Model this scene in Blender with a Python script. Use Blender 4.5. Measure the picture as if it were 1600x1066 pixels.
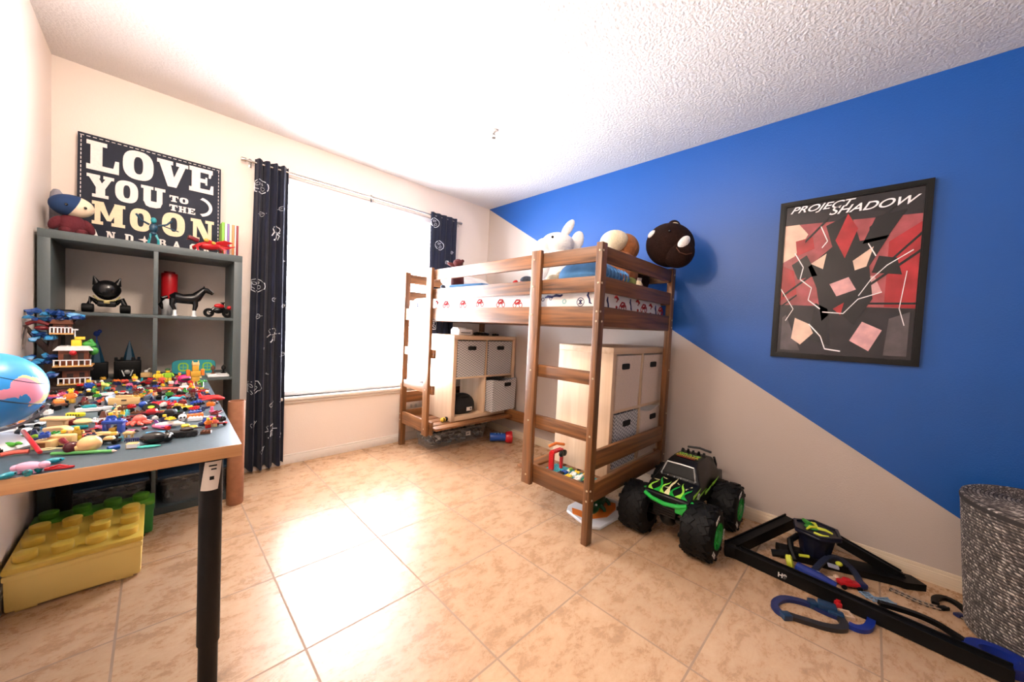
import bpy, bmesh, math, random
from mathutils import Vector, Matrix, Euler
random.seed(7)
for o in list(bpy.data.objects): bpy.data.objects.remove(o)
SC = bpy.context.scene
COL = SC.collection
PI = math.pi

# ------------------------------------------------------------------ camera, world, lights, exposure
FWD = Vector((0.70479, 0.70855, -0.03499)); RGT = Vector((0.70936, -0.70327, 0.04713)); UPV = Vector((-0.00879, 0.05804, 0.99828))
CAM = Vector((0, 0, 1.113)); FPX = 560.887
cd = bpy.data.cameras.new('camera'); cam = bpy.data.objects.new('camera', cd); COL.objects.link(cam)
cd.sensor_fit = 'HORIZONTAL'; cd.sensor_width = 36.0; cd.lens = FPX/1600*36; cd.clip_start = 0.02; cd.clip_end = 60
cam.matrix_world = Matrix(((RGT.x, UPV.x, -FWD.x, CAM.x), (RGT.y, UPV.y, -FWD.y, CAM.y), (RGT.z, UPV.z, -FWD.z, CAM.z), (0, 0, 0, 1)))
SC.camera = cam

W = bpy.data.worlds.new('daylight'); SC.world = W; W.use_nodes = True
bg = W.node_tree.nodes['Background']; bg.inputs[0].default_value = (0.86, 0.93, 1.0, 1); bg.inputs[1].default_value = 4.0

XB, YW, XL, ZC, YB = 2.633, 3.098, -0.397, 2.426, -0.95     # blue wall, window wall, left wall, ceiling, wall behind
WX0, WX1, WZ0, WZ1 = 0.655, 1.93, 0.515, 2.15                # window opening

def area_light(name, loc, target, sx, sy, power, col):
    l = bpy.data.lights.new(name, 'AREA'); l.shape = 'RECTANGLE'; l.size = sx; l.size_y = sy; l.energy = power; l.color = col
    o = bpy.data.objects.new(name, l); COL.objects.link(o); o.location = loc
    o.rotation_euler = (Vector(target)-Vector(loc)).to_track_quat('-Z', 'Y').to_euler(); return o
area_light('window_daylight', (1.29, YW+0.30, 1.38), (1.29, 0.0, 1.20), 1.4, 1.75, 190, (0.84, 0.90, 1.0))
area_light('ceiling_fill_outside', (1.2, YW+1.15, -0.1), (1.2, 1.0, 2.4), 2.2, 1.4, 330, (1.0, 0.95, 0.93))  # unseen fill light added outside, aimed up to brighten the ceiling
lb = bpy.data.lights.new('ceiling_lamp_light', 'POINT'); lb.energy = 34; lb.color = (1.0, 0.84, 0.70); lb.shadow_soft_size = 0.09
lo = bpy.data.objects.new('ceiling_lamp_light', lb); COL.objects.link(lo); lo.location = (0.20, 1.34, 2.19)

SC.view_settings.view_transform = 'Standard'; SC.view_settings.look = 'None'; SC.view_settings.gamma = 1.0
SC.view_settings.exposure = 0.9

# ------------------------------------------------------------------ helpers
def lin(c):
    c = c/255.0
    return c/12.92 if c <= 0.04045 else ((c+0.055)/1.055)**2.4
def rgb(r, g, b): return (lin(r), lin(g), lin(b), 1)

def on_z(px, py, z):
    d = FWD + RGT*((px-800)/FPX) - UPV*((py-533)/FPX); t = (z-CAM.z)/d.z; return CAM + d*t
def on_x(px, py, x):
    d = FWD + RGT*((px-800)/FPX) - UPV*((py-533)/FPX); t = (x-CAM.x)/d.x; return CAM + d*t
def on_y(px, py, y):
    d = FWD + RGT*((px-800)/FPX) - UPV*((py-533)/FPX); t = (y-CAM.y)/d.y; return CAM + d*t

MATS = {}
def mat(name, col, rough=0.5, metal=0.0, var=0.0, scale=20.0, bump=0.0, bscale=None, stretch=None, spec=0.5, trans=0.0, alpha=1.0, sheen=0.0, coat=0.0):
    """Principled material; var mixes in a darker/lighter procedural noise, bump adds fine relief."""
    if name in MATS: return MATS[name]
    m = bpy.data.materials.new(name); m.use_nodes = True; nt = m.node_tree; N = nt.nodes; L = nt.links
    b = N['Principled BSDF']; b.inputs['Base Color'].default_value = col; b.inputs['Roughness'].default_value = rough
    b.inputs['Metallic'].default_value = metal; b.inputs['Specular IOR Level'].default_value = spec
    b.inputs['Transmission Weight'].default_value = trans; b.inputs['Alpha'].default_value = alpha
    b.inputs['Sheen Weight'].default_value = sheen; b.inputs['Coat Weight'].default_value = coat
    if var or bump:
        tc = N.new('ShaderNodeTexCoord'); mp = N.new('ShaderNodeMapping'); L.new(tc.outputs['Object'], mp.inputs[0])
        if stretch: mp.inputs['Scale'].default_value = stretch
    if var:
        n = N.new('ShaderNodeTexNoise'); n.inputs['Scale'].default_value = scale; n.inputs['Detail'].default_value = 5; L.new(mp.outputs[0], n.inputs[0])
        r = N.new('ShaderNodeValToRGB'); r.color_ramp.elements[0].position = 0.35; r.color_ramp.elements[1].position = 0.68
        r.color_ramp.elements[0].color = tuple(c*(1-var) for c in col[:3])+(1,); r.color_ramp.elements[1].color = tuple(min(1, c*(1+var*0.6)) for c in col[:3])+(1,)
        L.new(n.outputs[0], r.inputs[0]); L.new(r.outputs[0], b.inputs['Base Color'])
    if bump:
        n2 = N.new('ShaderNodeTexNoise'); n2.inputs['Scale'].default_value = bscale or scale*4; n2.inputs['Detail'].default_value = 3; L.new(mp.outputs[0], n2.inputs[0])
        bp = N.new('ShaderNodeBump'); bp.inputs['Strength'].default_value = bump; bp.inputs['Distance'].default_value = 0.01
        L.new(n2.outputs[0], bp.inputs['Height']); L.new(bp.outputs[0], b.inputs['Normal'])
    MATS[name] = m; return m

def wood(name, dark, light, axis='z', rough=0.45, scale=1.0, knots=True):
    key = name+'_'+axis
    if key in MATS: return MATS[key]
    m = bpy.data.materials.new(key); m.use_nodes = True; nt = m.node_tree; N = nt.nodes; L = nt.links
    b = N['Principled BSDF']; b.inputs['Roughness'].default_value = rough
    tc = N.new('ShaderNodeTexCoord'); mp = N.new('ShaderNodeMapping'); L.new(tc.outputs['Object'], mp.inputs[0])
    s = {'x': (1.6, 30, 30), 'y': (30, 1.6, 30), 'z': (30, 30, 1.6)}[axis]; mp.inputs['Scale'].default_value = tuple(v*scale for v in s)
    n = N.new('ShaderNodeTexNoise'); n.inputs['Scale'].default_value = 1.0; n.inputs['Detail'].default_value = 6; n.inputs['Distortion'].default_value = 1.1
    L.new(mp.outputs[0], n.inputs[0])
    mp2 = N.new('ShaderNodeMapping'); L.new(tc.outputs['Object'], mp2.inputs[0])
    s2 = {'x': (0.8, 5, 5), 'y': (5, 0.8, 5), 'z': (5, 5, 0.8)}[axis]; mp2.inputs['Scale'].default_value = s2
    n2 = N.new('ShaderNodeTexNoise'); n2.inputs['Scale'].default_value = 1.5; n2.inputs['Detail'].default_value = 3; L.new(mp2.outputs[0], n2.inputs[0])
    mx = N.new('ShaderNodeMath'); mx.operation = 'MULTIPLY_ADD'; mx.inputs[1].default_value = 0.65; L.new(n.outputs[0], mx.inputs[0])
    m3 = N.new('ShaderNodeMath'); m3.operation = 'MULTIPLY'; m3.inputs[1].default_value = 0.4; L.new(n2.outputs[0], m3.inputs[0]); L.new(m3.outputs[0], mx.inputs[2])
    r = N.new('ShaderNodeValToRGB'); r.color_ramp.elements[0].position = 0.36; r.color_ramp.elements[1].position = 0.68
    r.color_ramp.elements[0].color = dark; r.color_ramp.elements[1].color = light
    L.new(mx.outputs[0], r.inputs[0]); L.new(r.outputs[0], b.inputs['Base Color'])
    bp = N.new('ShaderNodeBump'); bp.inputs['Strength'].default_value = 0.15; bp.inputs['Distance'].default_value = 0.004
    L.new(n.outputs[0], bp.inputs['Height']); L.new(bp.outputs[0], b.inputs['Normal'])
    MATS[key] = m; return m

def glow_free(name, *a, **k): return mat(name, *a, **k)

class MB:
    """collects primitives; build() links them as ONE mesh object"""
    def __init__(s): s.bm = bmesh.new()
    def _add(s, t, mi, M=None):
        if M is not None: bmesh.ops.transform(t, matrix=M, verts=t.verts)
        for f in t.faces: f.material_index = mi; f.smooth = True
        me = bpy.data.meshes.new('tmp'); t.to_mesh(me); t.free(); s.bm.from_mesh(me); bpy.data.meshes.remove(me); return s
    def box(s, c, size, mi=0, rot=None, bev=0.0, seg=2, taper=None):
        t = bmesh.new(); bmesh.ops.create_cube(t, size=1)
        for v in t.verts:
            if taper and v.co.z > 0: v.co.x *= taper[0]; v.co.y *= taper[1]
        for v in t.verts: v.co = Vector((v.co.x*size[0], v.co.y*size[1], v.co.z*size[2]))
        if bev: bmesh.ops.bevel(t, geom=t.edges[:], offset=bev, segments=seg, affect='EDGES', profile=0.5)
        M = Matrix.Translation(c)
        if rot: M = M @ Euler(rot).to_matrix().to_4x4()
        return s._add(t, mi, M)
    def bx(s, x0, x1, y0, y1, z0, z1, mi=0, bev=0.0): return s.box(((x0+x1)/2, (y0+y1)/2, (z0+z1)/2), (abs(x1-x0), abs(y1-y0), abs(z1-z0)), mi, None, bev)
    def cyl(s, p0, p1, r0, r1=None, mi=0, n=16, bev=0):
        p0 = Vector(p0); p1 = Vector(p1); d = p1-p0; r1 = r0 if r1 is None else r1
        t = bmesh.new(); bmesh.ops.create_cone(t, cap_ends=True, segments=n, radius1=max(r0, 1e-5), radius2=max(r1, 1e-5), depth=d.length)
        if bev:
            es = [e for e in t.edges if abs(e.verts[0].co.z-e.verts[1].co.z) < 1e-6]
            bmesh.ops.bevel(t, geom=es, offset=bev, segments=2, affect='EDGES', profile=0.5)
        M = Matrix.Translation((p0+p1)/2) @ d.to_track_quat('Z', 'Y').to_matrix().to_4x4()
        return s._add(t, mi, M)
    def ell(s, c, r, mi=0, rot=None, n=16, fn=None):
        t = bmesh.new(); bmesh.ops.create_uvsphere(t, u_segments=n, v_segments=max(6, n*2//3), radius=1)
        if not hasattr(r, '__len__'): r = (r, r, r)
        for v in t.verts:
            if fn: v.co = fn(v.co)
            v.co = Vector((v.co.x*r[0], v.co.y*r[1], v.co.z*r[2]))
        M = Matrix.Translation(c)
        if rot: M = M @ Euler(rot).to_matrix().to_4x4()
        return s._add(t, mi, M)
    def ico(s, c, r, mi=0, sub=1, jit=0.0, seed=0):
        t = bmesh.new(); bmesh.ops.create_icosphere(t, subdivisions=sub, radius=1); R = random.Random(seed)
        if not hasattr(r, '__len__'): r = (r, r, r)
        for v in t.verts: v.co = Vector((v.co.x*r[0], v.co.y*r[1], v.co.z*r[2]))*(1+R.uniform(-jit, jit))
        return s._add(t, mi, Matrix.Translation(c))
    def tube(s, pts, r, mi=0, n=10, closed=False, flat=None):
        """swept round (or flat=(w,h)) section along pts; r a number or one per point"""
        pts = [Vector(p) for p in pts]; k = len(pts); t = bmesh.new(); rings = []
        up0 = Vector((0, 0, 1))
        for i, p in enumerate(pts):
            a = pts[(i-1) % k] if (closed or i > 0) else p; b = pts[(i+1) % k] if (closed or i < k-1) else p
            d = (b-a).normalized(); u = up0 if abs(d.dot(up0)) < 0.95 else Vector((1, 0, 0))
            x = d.cross(u).normalized(); y = x.cross(d).normalized()
            rr = r[i] if hasattr(r, '__len__') else r
            if flat: ring = [t.verts.new(p + x*(sx*flat[0]/2) + y*(sy*flat[1]/2)) for sx, sy in ((-1, -1), (1, -1), (1, 1), (-1, 1))]
            else: ring = [t.verts.new(p + x*(rr*math.cos(2*PI*j/n)) + y*(rr*math.sin(2*PI*j/n))) for j in range(n)]
            rings.append(ring)
        q = len(rings[0])
        for i in range(k if closed else k-1):
            A, B = rings[i], rings[(i+1) % k]
            for j in range(q): t.faces.new((A[j], A[(j+1) % q], B[(j+1) % q], B[j]))
        if not closed: t.faces.new(rings[0][::-1]); t.faces.new(rings[-1])
        bmesh.ops.recalc_face_normals(t, faces=t.faces)
        return s._add(t, mi)
    def lathe(s, prof, mi=0, n=24, M=None, cap=True, sx=1.0, sy=1.0, mis=None):
        t = bmesh.new(); rings = []
        for r, z in prof: rings.append([t.verts.new((max(r, 1e-5)*sx*math.cos(2*PI*j/n), max(r, 1e-5)*sy*math.sin(2*PI*j/n), z)) for j in range(n)])
        for i in range(len(rings)-1):
            for j in range(n): t.faces.new((rings[i][j], rings[i][(j+1) % n], rings[i+1][(j+1) % n], rings[i+1][j]))
        if cap: t.faces.new(rings[0][::-1]); t.faces.new(rings[-1])
        bmesh.ops.recalc_face_normals(t, faces=t.faces)
        return s._add(t, mi, M)
    def prism(s, poly, h, mi=0, M=None, bev=0.0):
        """2-D outline (x,y) extruded from z=0 to z=h"""
        t = bmesh.new(); a = [t.verts.new((x, y, 0)) for x, y in poly]; f = t.faces.new(a)
        r = bmesh.ops.extrude_face_region(t, geom=[f]); vs = [e for e in r['geom'] if isinstance(e, bmesh.types.BMVert)]
        bmesh.ops.translate(t, vec=(0, 0, h), verts=vs)
        bmesh.ops.recalc_face_normals(t, faces=t.faces)
        if bev: bmesh.ops.bevel(t, geom=t.edges[:], offset=bev, segments=1, affect='EDGES')
        bmesh.ops.triangulate(t, faces=[f for f in t.faces if len(f.verts) > 4])
        return s._add(t, mi, M)
    def ring(s, outer, inner, h, mi=0, M=None):
        """flat ring between two equally long 2-D outlines, thickness h"""
        t = bmesh.new(); n = len(outer)
        V = [[t.verts.new((x, y, z)) for x, y in pl] for z in (0, h) for pl in (outer, inner)]
        for j in range(n):
            k = (j+1) % n
            t.faces.new((V[0][j], V[0][k], V[1][k], V[1][j])); t.faces.new((V[2][j], V[2][k], V[3][k], V[3][j]))
            t.faces.new((V[0][j], V[0][k], V[2][k], V[2][j])); t.faces.new((V[1][j], V[1][k], V[3][k], V[3][j]))
        bmesh.ops.recalc_face_normals(t, faces=t.faces); return s._add(t, mi, M)
    def text(s, txt, size, mi=0, M=None, depth=0.001, bold=0.0, shear=0.0, width=None, align='CENTER', space=1.0):
        cu = bpy.data.curves.new('tmp', 'FONT'); cu.body = txt; cu.size = size; cu.extrude = depth; cu.offset = bold*size; cu.shear = shear; cu.align_x = align; cu.space_character = space
        o = bpy.data.objects.new('tmp', cu); COL.objects.link(o); dg = bpy.context.evaluated_depsgraph_get(); me = bpy.data.meshes.new_from_object(o.evaluated_get(dg))
        t = bmesh.new(); t.from_mesh(me); bpy.data.objects.remove(o); bpy.data.curves.remove(cu); bpy.data.meshes.remove(me)
        if width and t.verts:
            xs = [v.co.x for v in t.verts]; k = width/(max(xs)-min(xs))
            for v in t.verts: v.co.x *= k
        return s._add(t, mi, M)
    def grid(s, fn, nu, nv, mi=0, closed_u=False, thick=0.0):
        t = bmesh.new(); V = [[t.verts.new(fn(i/nu, j/nv)) for j in range(nv+1)] for i in range(nu if closed_u else nu+1)]
        for i in range(nu):
            for j in range(nv):
                a, b = V[i], V[(i+1) % len(V)]
                t.faces.new((a[j], b[j], b[j+1], a[j+1]))
        bmesh.ops.recalc_face_normals(t, faces=t.faces)
        if thick: bmesh.ops.solidify(t, geom=t.faces[:], thickness=thick)
        return s._add(t, mi)
    def build(s, name, mats, parent=None, loc=None, rot=None, sharp=35):
        me = bpy.data.meshes.new(name)
        root = parent
        while root is not None and root.parent is not None: root = root.parent
        if root is not None and root.name in WORLDLY: bmesh.ops.translate(s.bm, vec=-WORLDLY[root.name], verts=s.bm.verts)
        s.bm.to_mesh(me); s.bm.free()
        for m in (mats if isinstance(mats, (list, tuple)) else [mats]): me.materials.append(m)
        me.set_sharp_from_angle(angle=math.radians(sharp))
        o = bpy.data.objects.new(name, me); COL.objects.link(o)
        if parent is not None: o.parent = parent
        if loc is not None: o.location = loc
        if rot is not None: o.rotation_euler = rot
        return o
WORLDLY = {}
def thing(name, label, cat, loc=(0, 0, 0), rot=(0, 0, 0), group=None, world=False):
    o = bpy.data.objects.new(name, None); COL.objects.link(o); o.empty_display_size = 0.05
    o.location = loc; o.rotation_euler = rot if hasattr(rot, '__len__') else (0, 0, rot)
    o['label'] = label; o['category'] = cat
    if group: o['group'] = group
    if world: WORLDLY[o.name] = Vector(loc)          # its parts are modelled in room coordinates
    return o
def tag(o, label, cat, group=None, kind=None):
    o['label'] = label; o['category'] = cat
    if group: o['group'] = group
    if kind: o['kind'] = kind
    return o
def struct(o): o['kind'] = 'structure'; return o
def plabel(o, label): o['label'] = label; return o
def T(*loc): return Matrix.Translation(loc)
def RX(a): return Matrix.Rotation(a, 4, 'X')
def RY(a): return Matrix.Rotation(a, 4, 'Y')
def RZ(a): return Matrix.Rotation(a, 4, 'Z')
def dup(root, loc=None, rot=None, label=None, group=None, scale=None):
    r = root.copy(); COL.objects.link(r)
    if loc is not None: r.location = loc
    if rot is not None: r.rotation_euler = rot if hasattr(rot, '__len__') else (0, 0, rot)
    if scale: r.scale = (scale,)*3
    if label: r['label'] = label
    if group: r['group'] = group
    for ch in root.children:
        c = ch.copy(); COL.objects.link(c); c.parent = r
        for g in ch.children:
            d = g.copy(); COL.objects.link(d); d.parent = c
    return r
FACE_Y = RX(PI/2)          # a glyph plane that stands up and faces -y
FACE_X = RZ(-PI/2) @ RX(PI/2)   # a glyph plane that stands up and faces -x (reads with its right towards -y)

# ------------------------------------------------------------------ room
def floor_mat():
    m = bpy.data.materials.new('floor_tile'); m.use_nodes = True; nt = m.node_tree; N = nt.nodes; L = nt.links; b = N['Principled BSDF']
    S, OX, OY = 0.4573, -0.0882, 1.2860
    g = N.new('ShaderNodeNewGeometry'); sp = N.new('ShaderNodeSeparateXYZ'); L.new(g.outputs['Position'], sp.inputs[0])
    def mth(op, a, bb=None):
        n = N.new('ShaderNodeMath'); n.operation = op
        for k, v in enumerate((a, bb)):
            if v is None: continue
            if isinstance(v, (int, float)): n.inputs[k].default_value = v
            else: L.new(v, n.inputs[k])
        return n.outputs[0]
    d, ids = [], []
    for k, o in ((0, OX), (1, OY)):
        u = mth('DIVIDE', mth('SUBTRACT', sp.outputs[k], o), S); f = mth('FRACT', u); ids.append(mth('FLOOR', u))
        d.append(mth('MINIMUM', f, mth('SUBTRACT', 1.0, f)))
    e = mth('MINIMUM', d[0], d[1]); grout = mth('LESS_THAN', e, 0.0075)
    cb = N.new('ShaderNodeCombineXYZ'); L.new(ids[0], cb.inputs[0]); L.new(ids[1], cb.inputs[1])
    wn = N.new('ShaderNodeTexWhiteNoise'); wn.noise_dimensions = '3D'; L.new(cb.outputs[0], wn.inputs[0])
    ad = N.new('ShaderNodeVectorMath'); ad.operation = 'MULTIPLY_ADD'; L.new(wn.outputs['Color'], ad.inputs[0]); ad.inputs[1].default_value = (9, 9, 9); L.new(g.outputs['Position'], ad.inputs[2])
    mp = N.new('ShaderNodeMapping'); mp.inputs['Scale'].default_value = (0.8, 1.3, 1.0); mp.inputs['Rotation'].default_value = (0, 0, 0.35); L.new(ad.outputs[0], mp.inputs[0])
    n1 = N.new('ShaderNodeTexNoise'); n1.inputs['Scale'].default_value = 13; n1.inputs['Detail'].default_value = 12; n1.inputs['Roughness'].default_value = 0.82; n1.inputs['Distortion'].default_value = 0.25; L.new(mp.outputs[0], n1.inputs[0])
    r = N.new('ShaderNodeValToRGB'); cr = r.color_ramp; cr.elements[0].position = 0.34; cr.elements[0].color = rgb(156, 122, 92)
    cr.elements[1].position = 0.64; cr.elements[1].color = rgb(202, 168, 132); k = cr.elements.new(0.47); k.color = rgb(188, 150, 114)
    L.new(n1.outputs[0], r.inputs[0])
    hs = N.new('ShaderNodeHueSaturation'); L.new(r.outputs[0], hs.inputs['Color'])
    L.new(mth('ADD', mth('MULTIPLY', wn.outputs['Value'], 0.12), 0.94), hs.inputs['Value'])
    mx = N.new('ShaderNodeMix'); mx.data_type = 'RGBA'; L.new(grout, mx.inputs[0]); L.new(hs.outputs[0], mx.inputs[6]); mx.inputs[7].default_value = rgb(152, 124, 100)
    L.new(mx.outputs[2], b.inputs['Base Color'])
    L.new(mth('ADD', mth('MULTIPLY', grout, 0.5), mth('ADD', mth('MULTIPLY', n1.outputs[0], 0.22), 0.17)), b.inputs['Roughness'])
    bp = N.new('ShaderNodeBump'); bp.inputs['Strength'].default_value = 0.5; bp.inputs['Distance'].default_value = 0.004
    L.new(mth('SUBTRACT', mth('MULTIPLY', n1.outputs[0], 0.12), grout), bp.inputs['Height']); L.new(bp.outputs[0], b.inputs['Normal'])
    return m
def blue_wall_mat():
    m = mat('blue_and_greige_paint', rgb(200, 190, 182), 0.42, bump=0.12, bscale=170); nt = m.node_tree; N = nt.nodes; L = nt.links; b = N['Principled BSDF']
    g = N.new('ShaderNodeNewGeometry'); sp = N.new('ShaderNodeSeparateXYZ'); L.new(g.outputs['Position'], sp.inputs[0])
    a = N.new('ShaderNodeMath'); a.operation = 'MULTIPLY_ADD'; a.inputs[1].default_value = 0.6095; a.inputs[2].default_value = 0.5345; L.new(sp.outputs[1], a.inputs[0])   # the slanted paint edge
    c = N.new('ShaderNodeMath'); c.operation = 'GREATER_THAN'; L.new(sp.outputs[2], c.inputs[0]); L.new(a.outputs[0], c.inputs[1])
    mx = N.new('ShaderNodeMix'); mx.data_type = 'RGBA'; L.new(c.outputs[0], mx.inputs[0]); mx.inputs[6].default_value = rgb(194, 180, 170); mx.inputs[7].default_value = rgb(17, 84, 165)
    L.new(mx.outputs[2], b.inputs['Base Color']); return m
PAINT = mat('cream_wall_paint', rgb(240, 226, 214), 0.6, bump=0.10, bscale=160)
CEIL = mat('stippled_ceiling_paint', rgb(222, 216, 212), 0.8, bump=0.6, bscale=75)
TRIMW = mat('white_trim_paint', rgb(236, 228, 218), 0.4)
BASEW = mat('baseboard_paint', rgb(232, 214, 188), 0.45, var=0.12, scale=3, stretch=(14, 0.6, 60))
TH = 0.12
struct(MB().bx(XL-TH, XB+TH, YB-TH, YW+TH+.2, -0.1, 0).build('floor', floor_mat()))
struct(MB().bx(XL-TH, XB+TH, YB-TH, YW+TH, ZC, ZC+0.1).build('ceiling', CEIL))
struct(MB().bx(XL-TH, XL, YB-TH, YW+TH, 0, ZC).build('wall_left', PAINT))
struct(MB().bx(XB, XB+TH, YB-TH, YW+TH, 0, ZC).build('wall_right', blue_wall_mat()))
struct(MB().bx(XL, XB, YB-TH, YB, 0, ZC).build('wall_front', mat('dark_bounce_cut_paint', rgb(120, 112, 106), 0.7)))  # unseen wall behind the camera, toned dark to cut bounce light
w = MB(); w.bx(XL, WX0, YW, YW+TH, 0, ZC); w.bx(WX1, XB, YW, YW+TH, 0, ZC); w.bx(WX0, WX1, YW, YW+TH, 0, WZ0); w.bx(WX0, WX1, YW, YW+TH, WZ1, ZC)
bmesh.ops.remove_doubles(w.bm, verts=w.bm.verts, dist=1e-5)
struct(w.build('wall_back', PAINT))
def baseboard(name, x0, x1, y0, y1, nx, ny, m):
    b = MB(); h = 0.072
    b.bx(x0, x1, y0, y1, 0, h*0.8, bev=0.0015); b.box(((x0+x1)/2+nx*0.002, (y0+y1)/2+ny*0.002, h*0.9), (abs(x1-x0)*(0.7 if nx else 1), abs(y1-y0)*(0.7 if ny else 1), h*0.22), bev=0.0015)
    return struct(b.build(name, m))
baseboard('baseboard_right', XB-0.014, XB, YB+0.001, YW-0.001, 1, 0, BASEW)
baseboard('baseboard_back', XL+0.001, XB-0.016, YW-0.014, YW, 0, 1, TRIMW)
baseboard('baseboard_left', XL, XL+0.014, YB+0.001, YW-0.016, -1, 0, TRIMW)

# window: frame, sash bars, glass, blind, sill
GLASS = bpy.data.materials.new('window_glass'); GLASS.use_nodes = True
nt = GLASS.node_tree; nt.nodes.clear(); out = nt.nodes.new('ShaderNodeOutputMaterial'); tr = nt.nodes.new('ShaderNodeBsdfTransparent'); gl = nt.nodes.new('ShaderNodeBsdfGlossy'); gl.inputs['Roughness'].default_value = 0.02
ms = nt.nodes.new('ShaderNodeMixShader'); ms.inputs[0].default_value = 0.06; nt.links.new(tr.outputs[0], ms.inputs[1]); nt.links.new(gl.outputs[0], ms.inputs[2]); nt.links.new(ms.outputs[0], out.inputs[0])
win = struct(bpy.data.objects.new('window_1', None)); COL.objects.link(win); win.location = ((WX0+WX1)/2, YW+0.07, WZ0); WORLDLY['window_1'] = Vector(win.location)
f = MB(); fw = 0.045
f.bx(WX0, WX0+fw, YW+.06, YW+.11, WZ0, WZ1, bev=.004); f.bx(WX1-fw, WX1, YW+.06, YW+.11, WZ0, WZ1, bev=.004); f.bx(WX0, WX1, YW+.06, YW+.11, WZ0, WZ0+fw, bev=.004); f.bx(WX0, WX1, YW+.06, YW+.11, WZ1-fw, WZ1, bev=.004)
f.bx(WX0, WX1, YW+.06, YW+.10, 1.27, 1.31, bev=.004)
f.build('window_frame', TRIMW, win)
MB().bx(WX0+fw, WX1-fw, YW+.083, YW+.087, WZ0+fw, WZ1-fw).build('window_pane', GLASS, win)
s = MB(); s.bx(WX0-.012, WX1+.05, YW-.040, YW+.06, WZ0-.022, WZ0, bev=.005); s.bx(WX0-.006, WX1+.03, YW-.016, YW, WZ0-.05, WZ0-.022, bev=.003)
struct(s.build('trim_1', TRIMW))
bl = thing('window_blind', 'white horizontal slat blind hanging inside the bright window', 'blind', ((WX0+WX1)/2, YW+.03, WZ1), world=True)
BLD = mat('blind_slat_white', rgb(246, 246, 250), 0.5)
sl = MB(); z = WZ0+0.075
while z < WZ1-.06: sl.box(((WX0+WX1)/2, YW+.032, z), (WX1-WX0-.03, .036, .0025), rot=(math.radians(-14), 0, 0)); z += .038
sl.build('slats', BLD, bl)
MB().bx(WX0+.01, WX1-.01, YW+.012, YW+.052, WZ1-.05, WZ1-.002, bev=.003).build('headrail', BLD, bl)
MB().bx(WX0+.015, WX1-.015, YW+.016, YW+.048, WZ0+.012, WZ0+.04, bev=.004).build('bottom_rail', BLD, bl)
for x in (WX0+.2, (WX0+WX1)/2, WX1-.2): MB().cyl((x, YW+.012, WZ0+.03), (x, YW+.012, WZ1-.04), .0012, n=6).build('cord', BLD, bl)

# sprinkler on the ceiling
sp_ = thing('ceiling_sprinkler', 'small chrome fire sprinkler head on the white ceiling', 'sprinkler', (1.591, 1.863, ZC))
CHROME = mat('brushed_chrome', rgb(190, 186, 180), 0.25, 1.0)
MB().lathe([(.028, 0), (.027, -.006), (.014, -.01)], n=20).build('escutcheon', TRIMW, sp_)
k = MB(); k.cyl((0, 0, -.008), (0, 0, -.024), .008); k.tube([(-.008, 0, -.022), (-.014, 0, -.034), (-.004, 0, -.046)], .002); k.tube([(.008, 0, -.022), (.014, 0, -.034), (.004, 0, -.046)], .002); k.cyl((0, 0, -.046), (0, 0, -.049), .013, n=14)
k.build('deflector', CHROME, sp_)
o_ = thing('wall_outlet', 'white power outlet low on the window wall behind the bed ladder', 'outlet', (1.775, YW, .325), world=True)
MB().bx(1.715, 1.835, YW-.006, YW, .287, .362, bev=.003).build('cover_plate', TRIMW, o_)
for x in (1.75, 1.80): MB().bx(x-.012, x+.012, YW-.008, YW-.005, .309, .341, bev=.001).build('socket', mat('socket_grey', rgb(200, 196, 190), .4), o_)

# ------------------------------------------------------------------ curtain rod and curtains
ROD_Y, ROD_Z = 3.055, 2.165
rd = thing('curtain_rod', 'thin silver curtain rod mounted above the window', 'curtain rod', (1.3, ROD_Y, ROD_Z), world=True)
MB().cyl((.425, ROD_Y, ROD_Z), (2.20, ROD_Y, ROD_Z), .0075, n=12).build('pole', CHROME, rd)
for x, s in ((.425, -1), (2.20, 1)): MB().cyl((x, ROD_Y, ROD_Z), (x+s*.028, ROD_Y, ROD_Z), .014, n=14, bev=.002).build('finial', CHROME, rd)
for x in (.452, 1.30, 2.185):
    b = MB(); b.bx(x-.008, x+.008, YW-.006, YW, ROD_Z-.03, ROD_Z+.03, bev=.002); b.cyl((x, YW, ROD_Z-.012), (x, ROD_Y, ROD_Z-.012), .004, n=8); b.cyl((x-.005, ROD_Y, ROD_Z-.001), (x+.005, ROD_Y, ROD_Z-.001), .0105, n=14); b.cyl((x, ROD_Y, ROD_Z-.012), (x, ROD_Y, ROD_Z-.045), .003, n=6)
    b.build('bracket', CHROME, rd)
NAVY = mat('navy_curtain_fabric', rgb(10, 20, 46), 0.85, var=.25, scale=9, bump=.15, bscale=300, sheen=.1)
PRINT = mat('white_curtain_print', rgb(225, 228, 235), 0.8)
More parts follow.
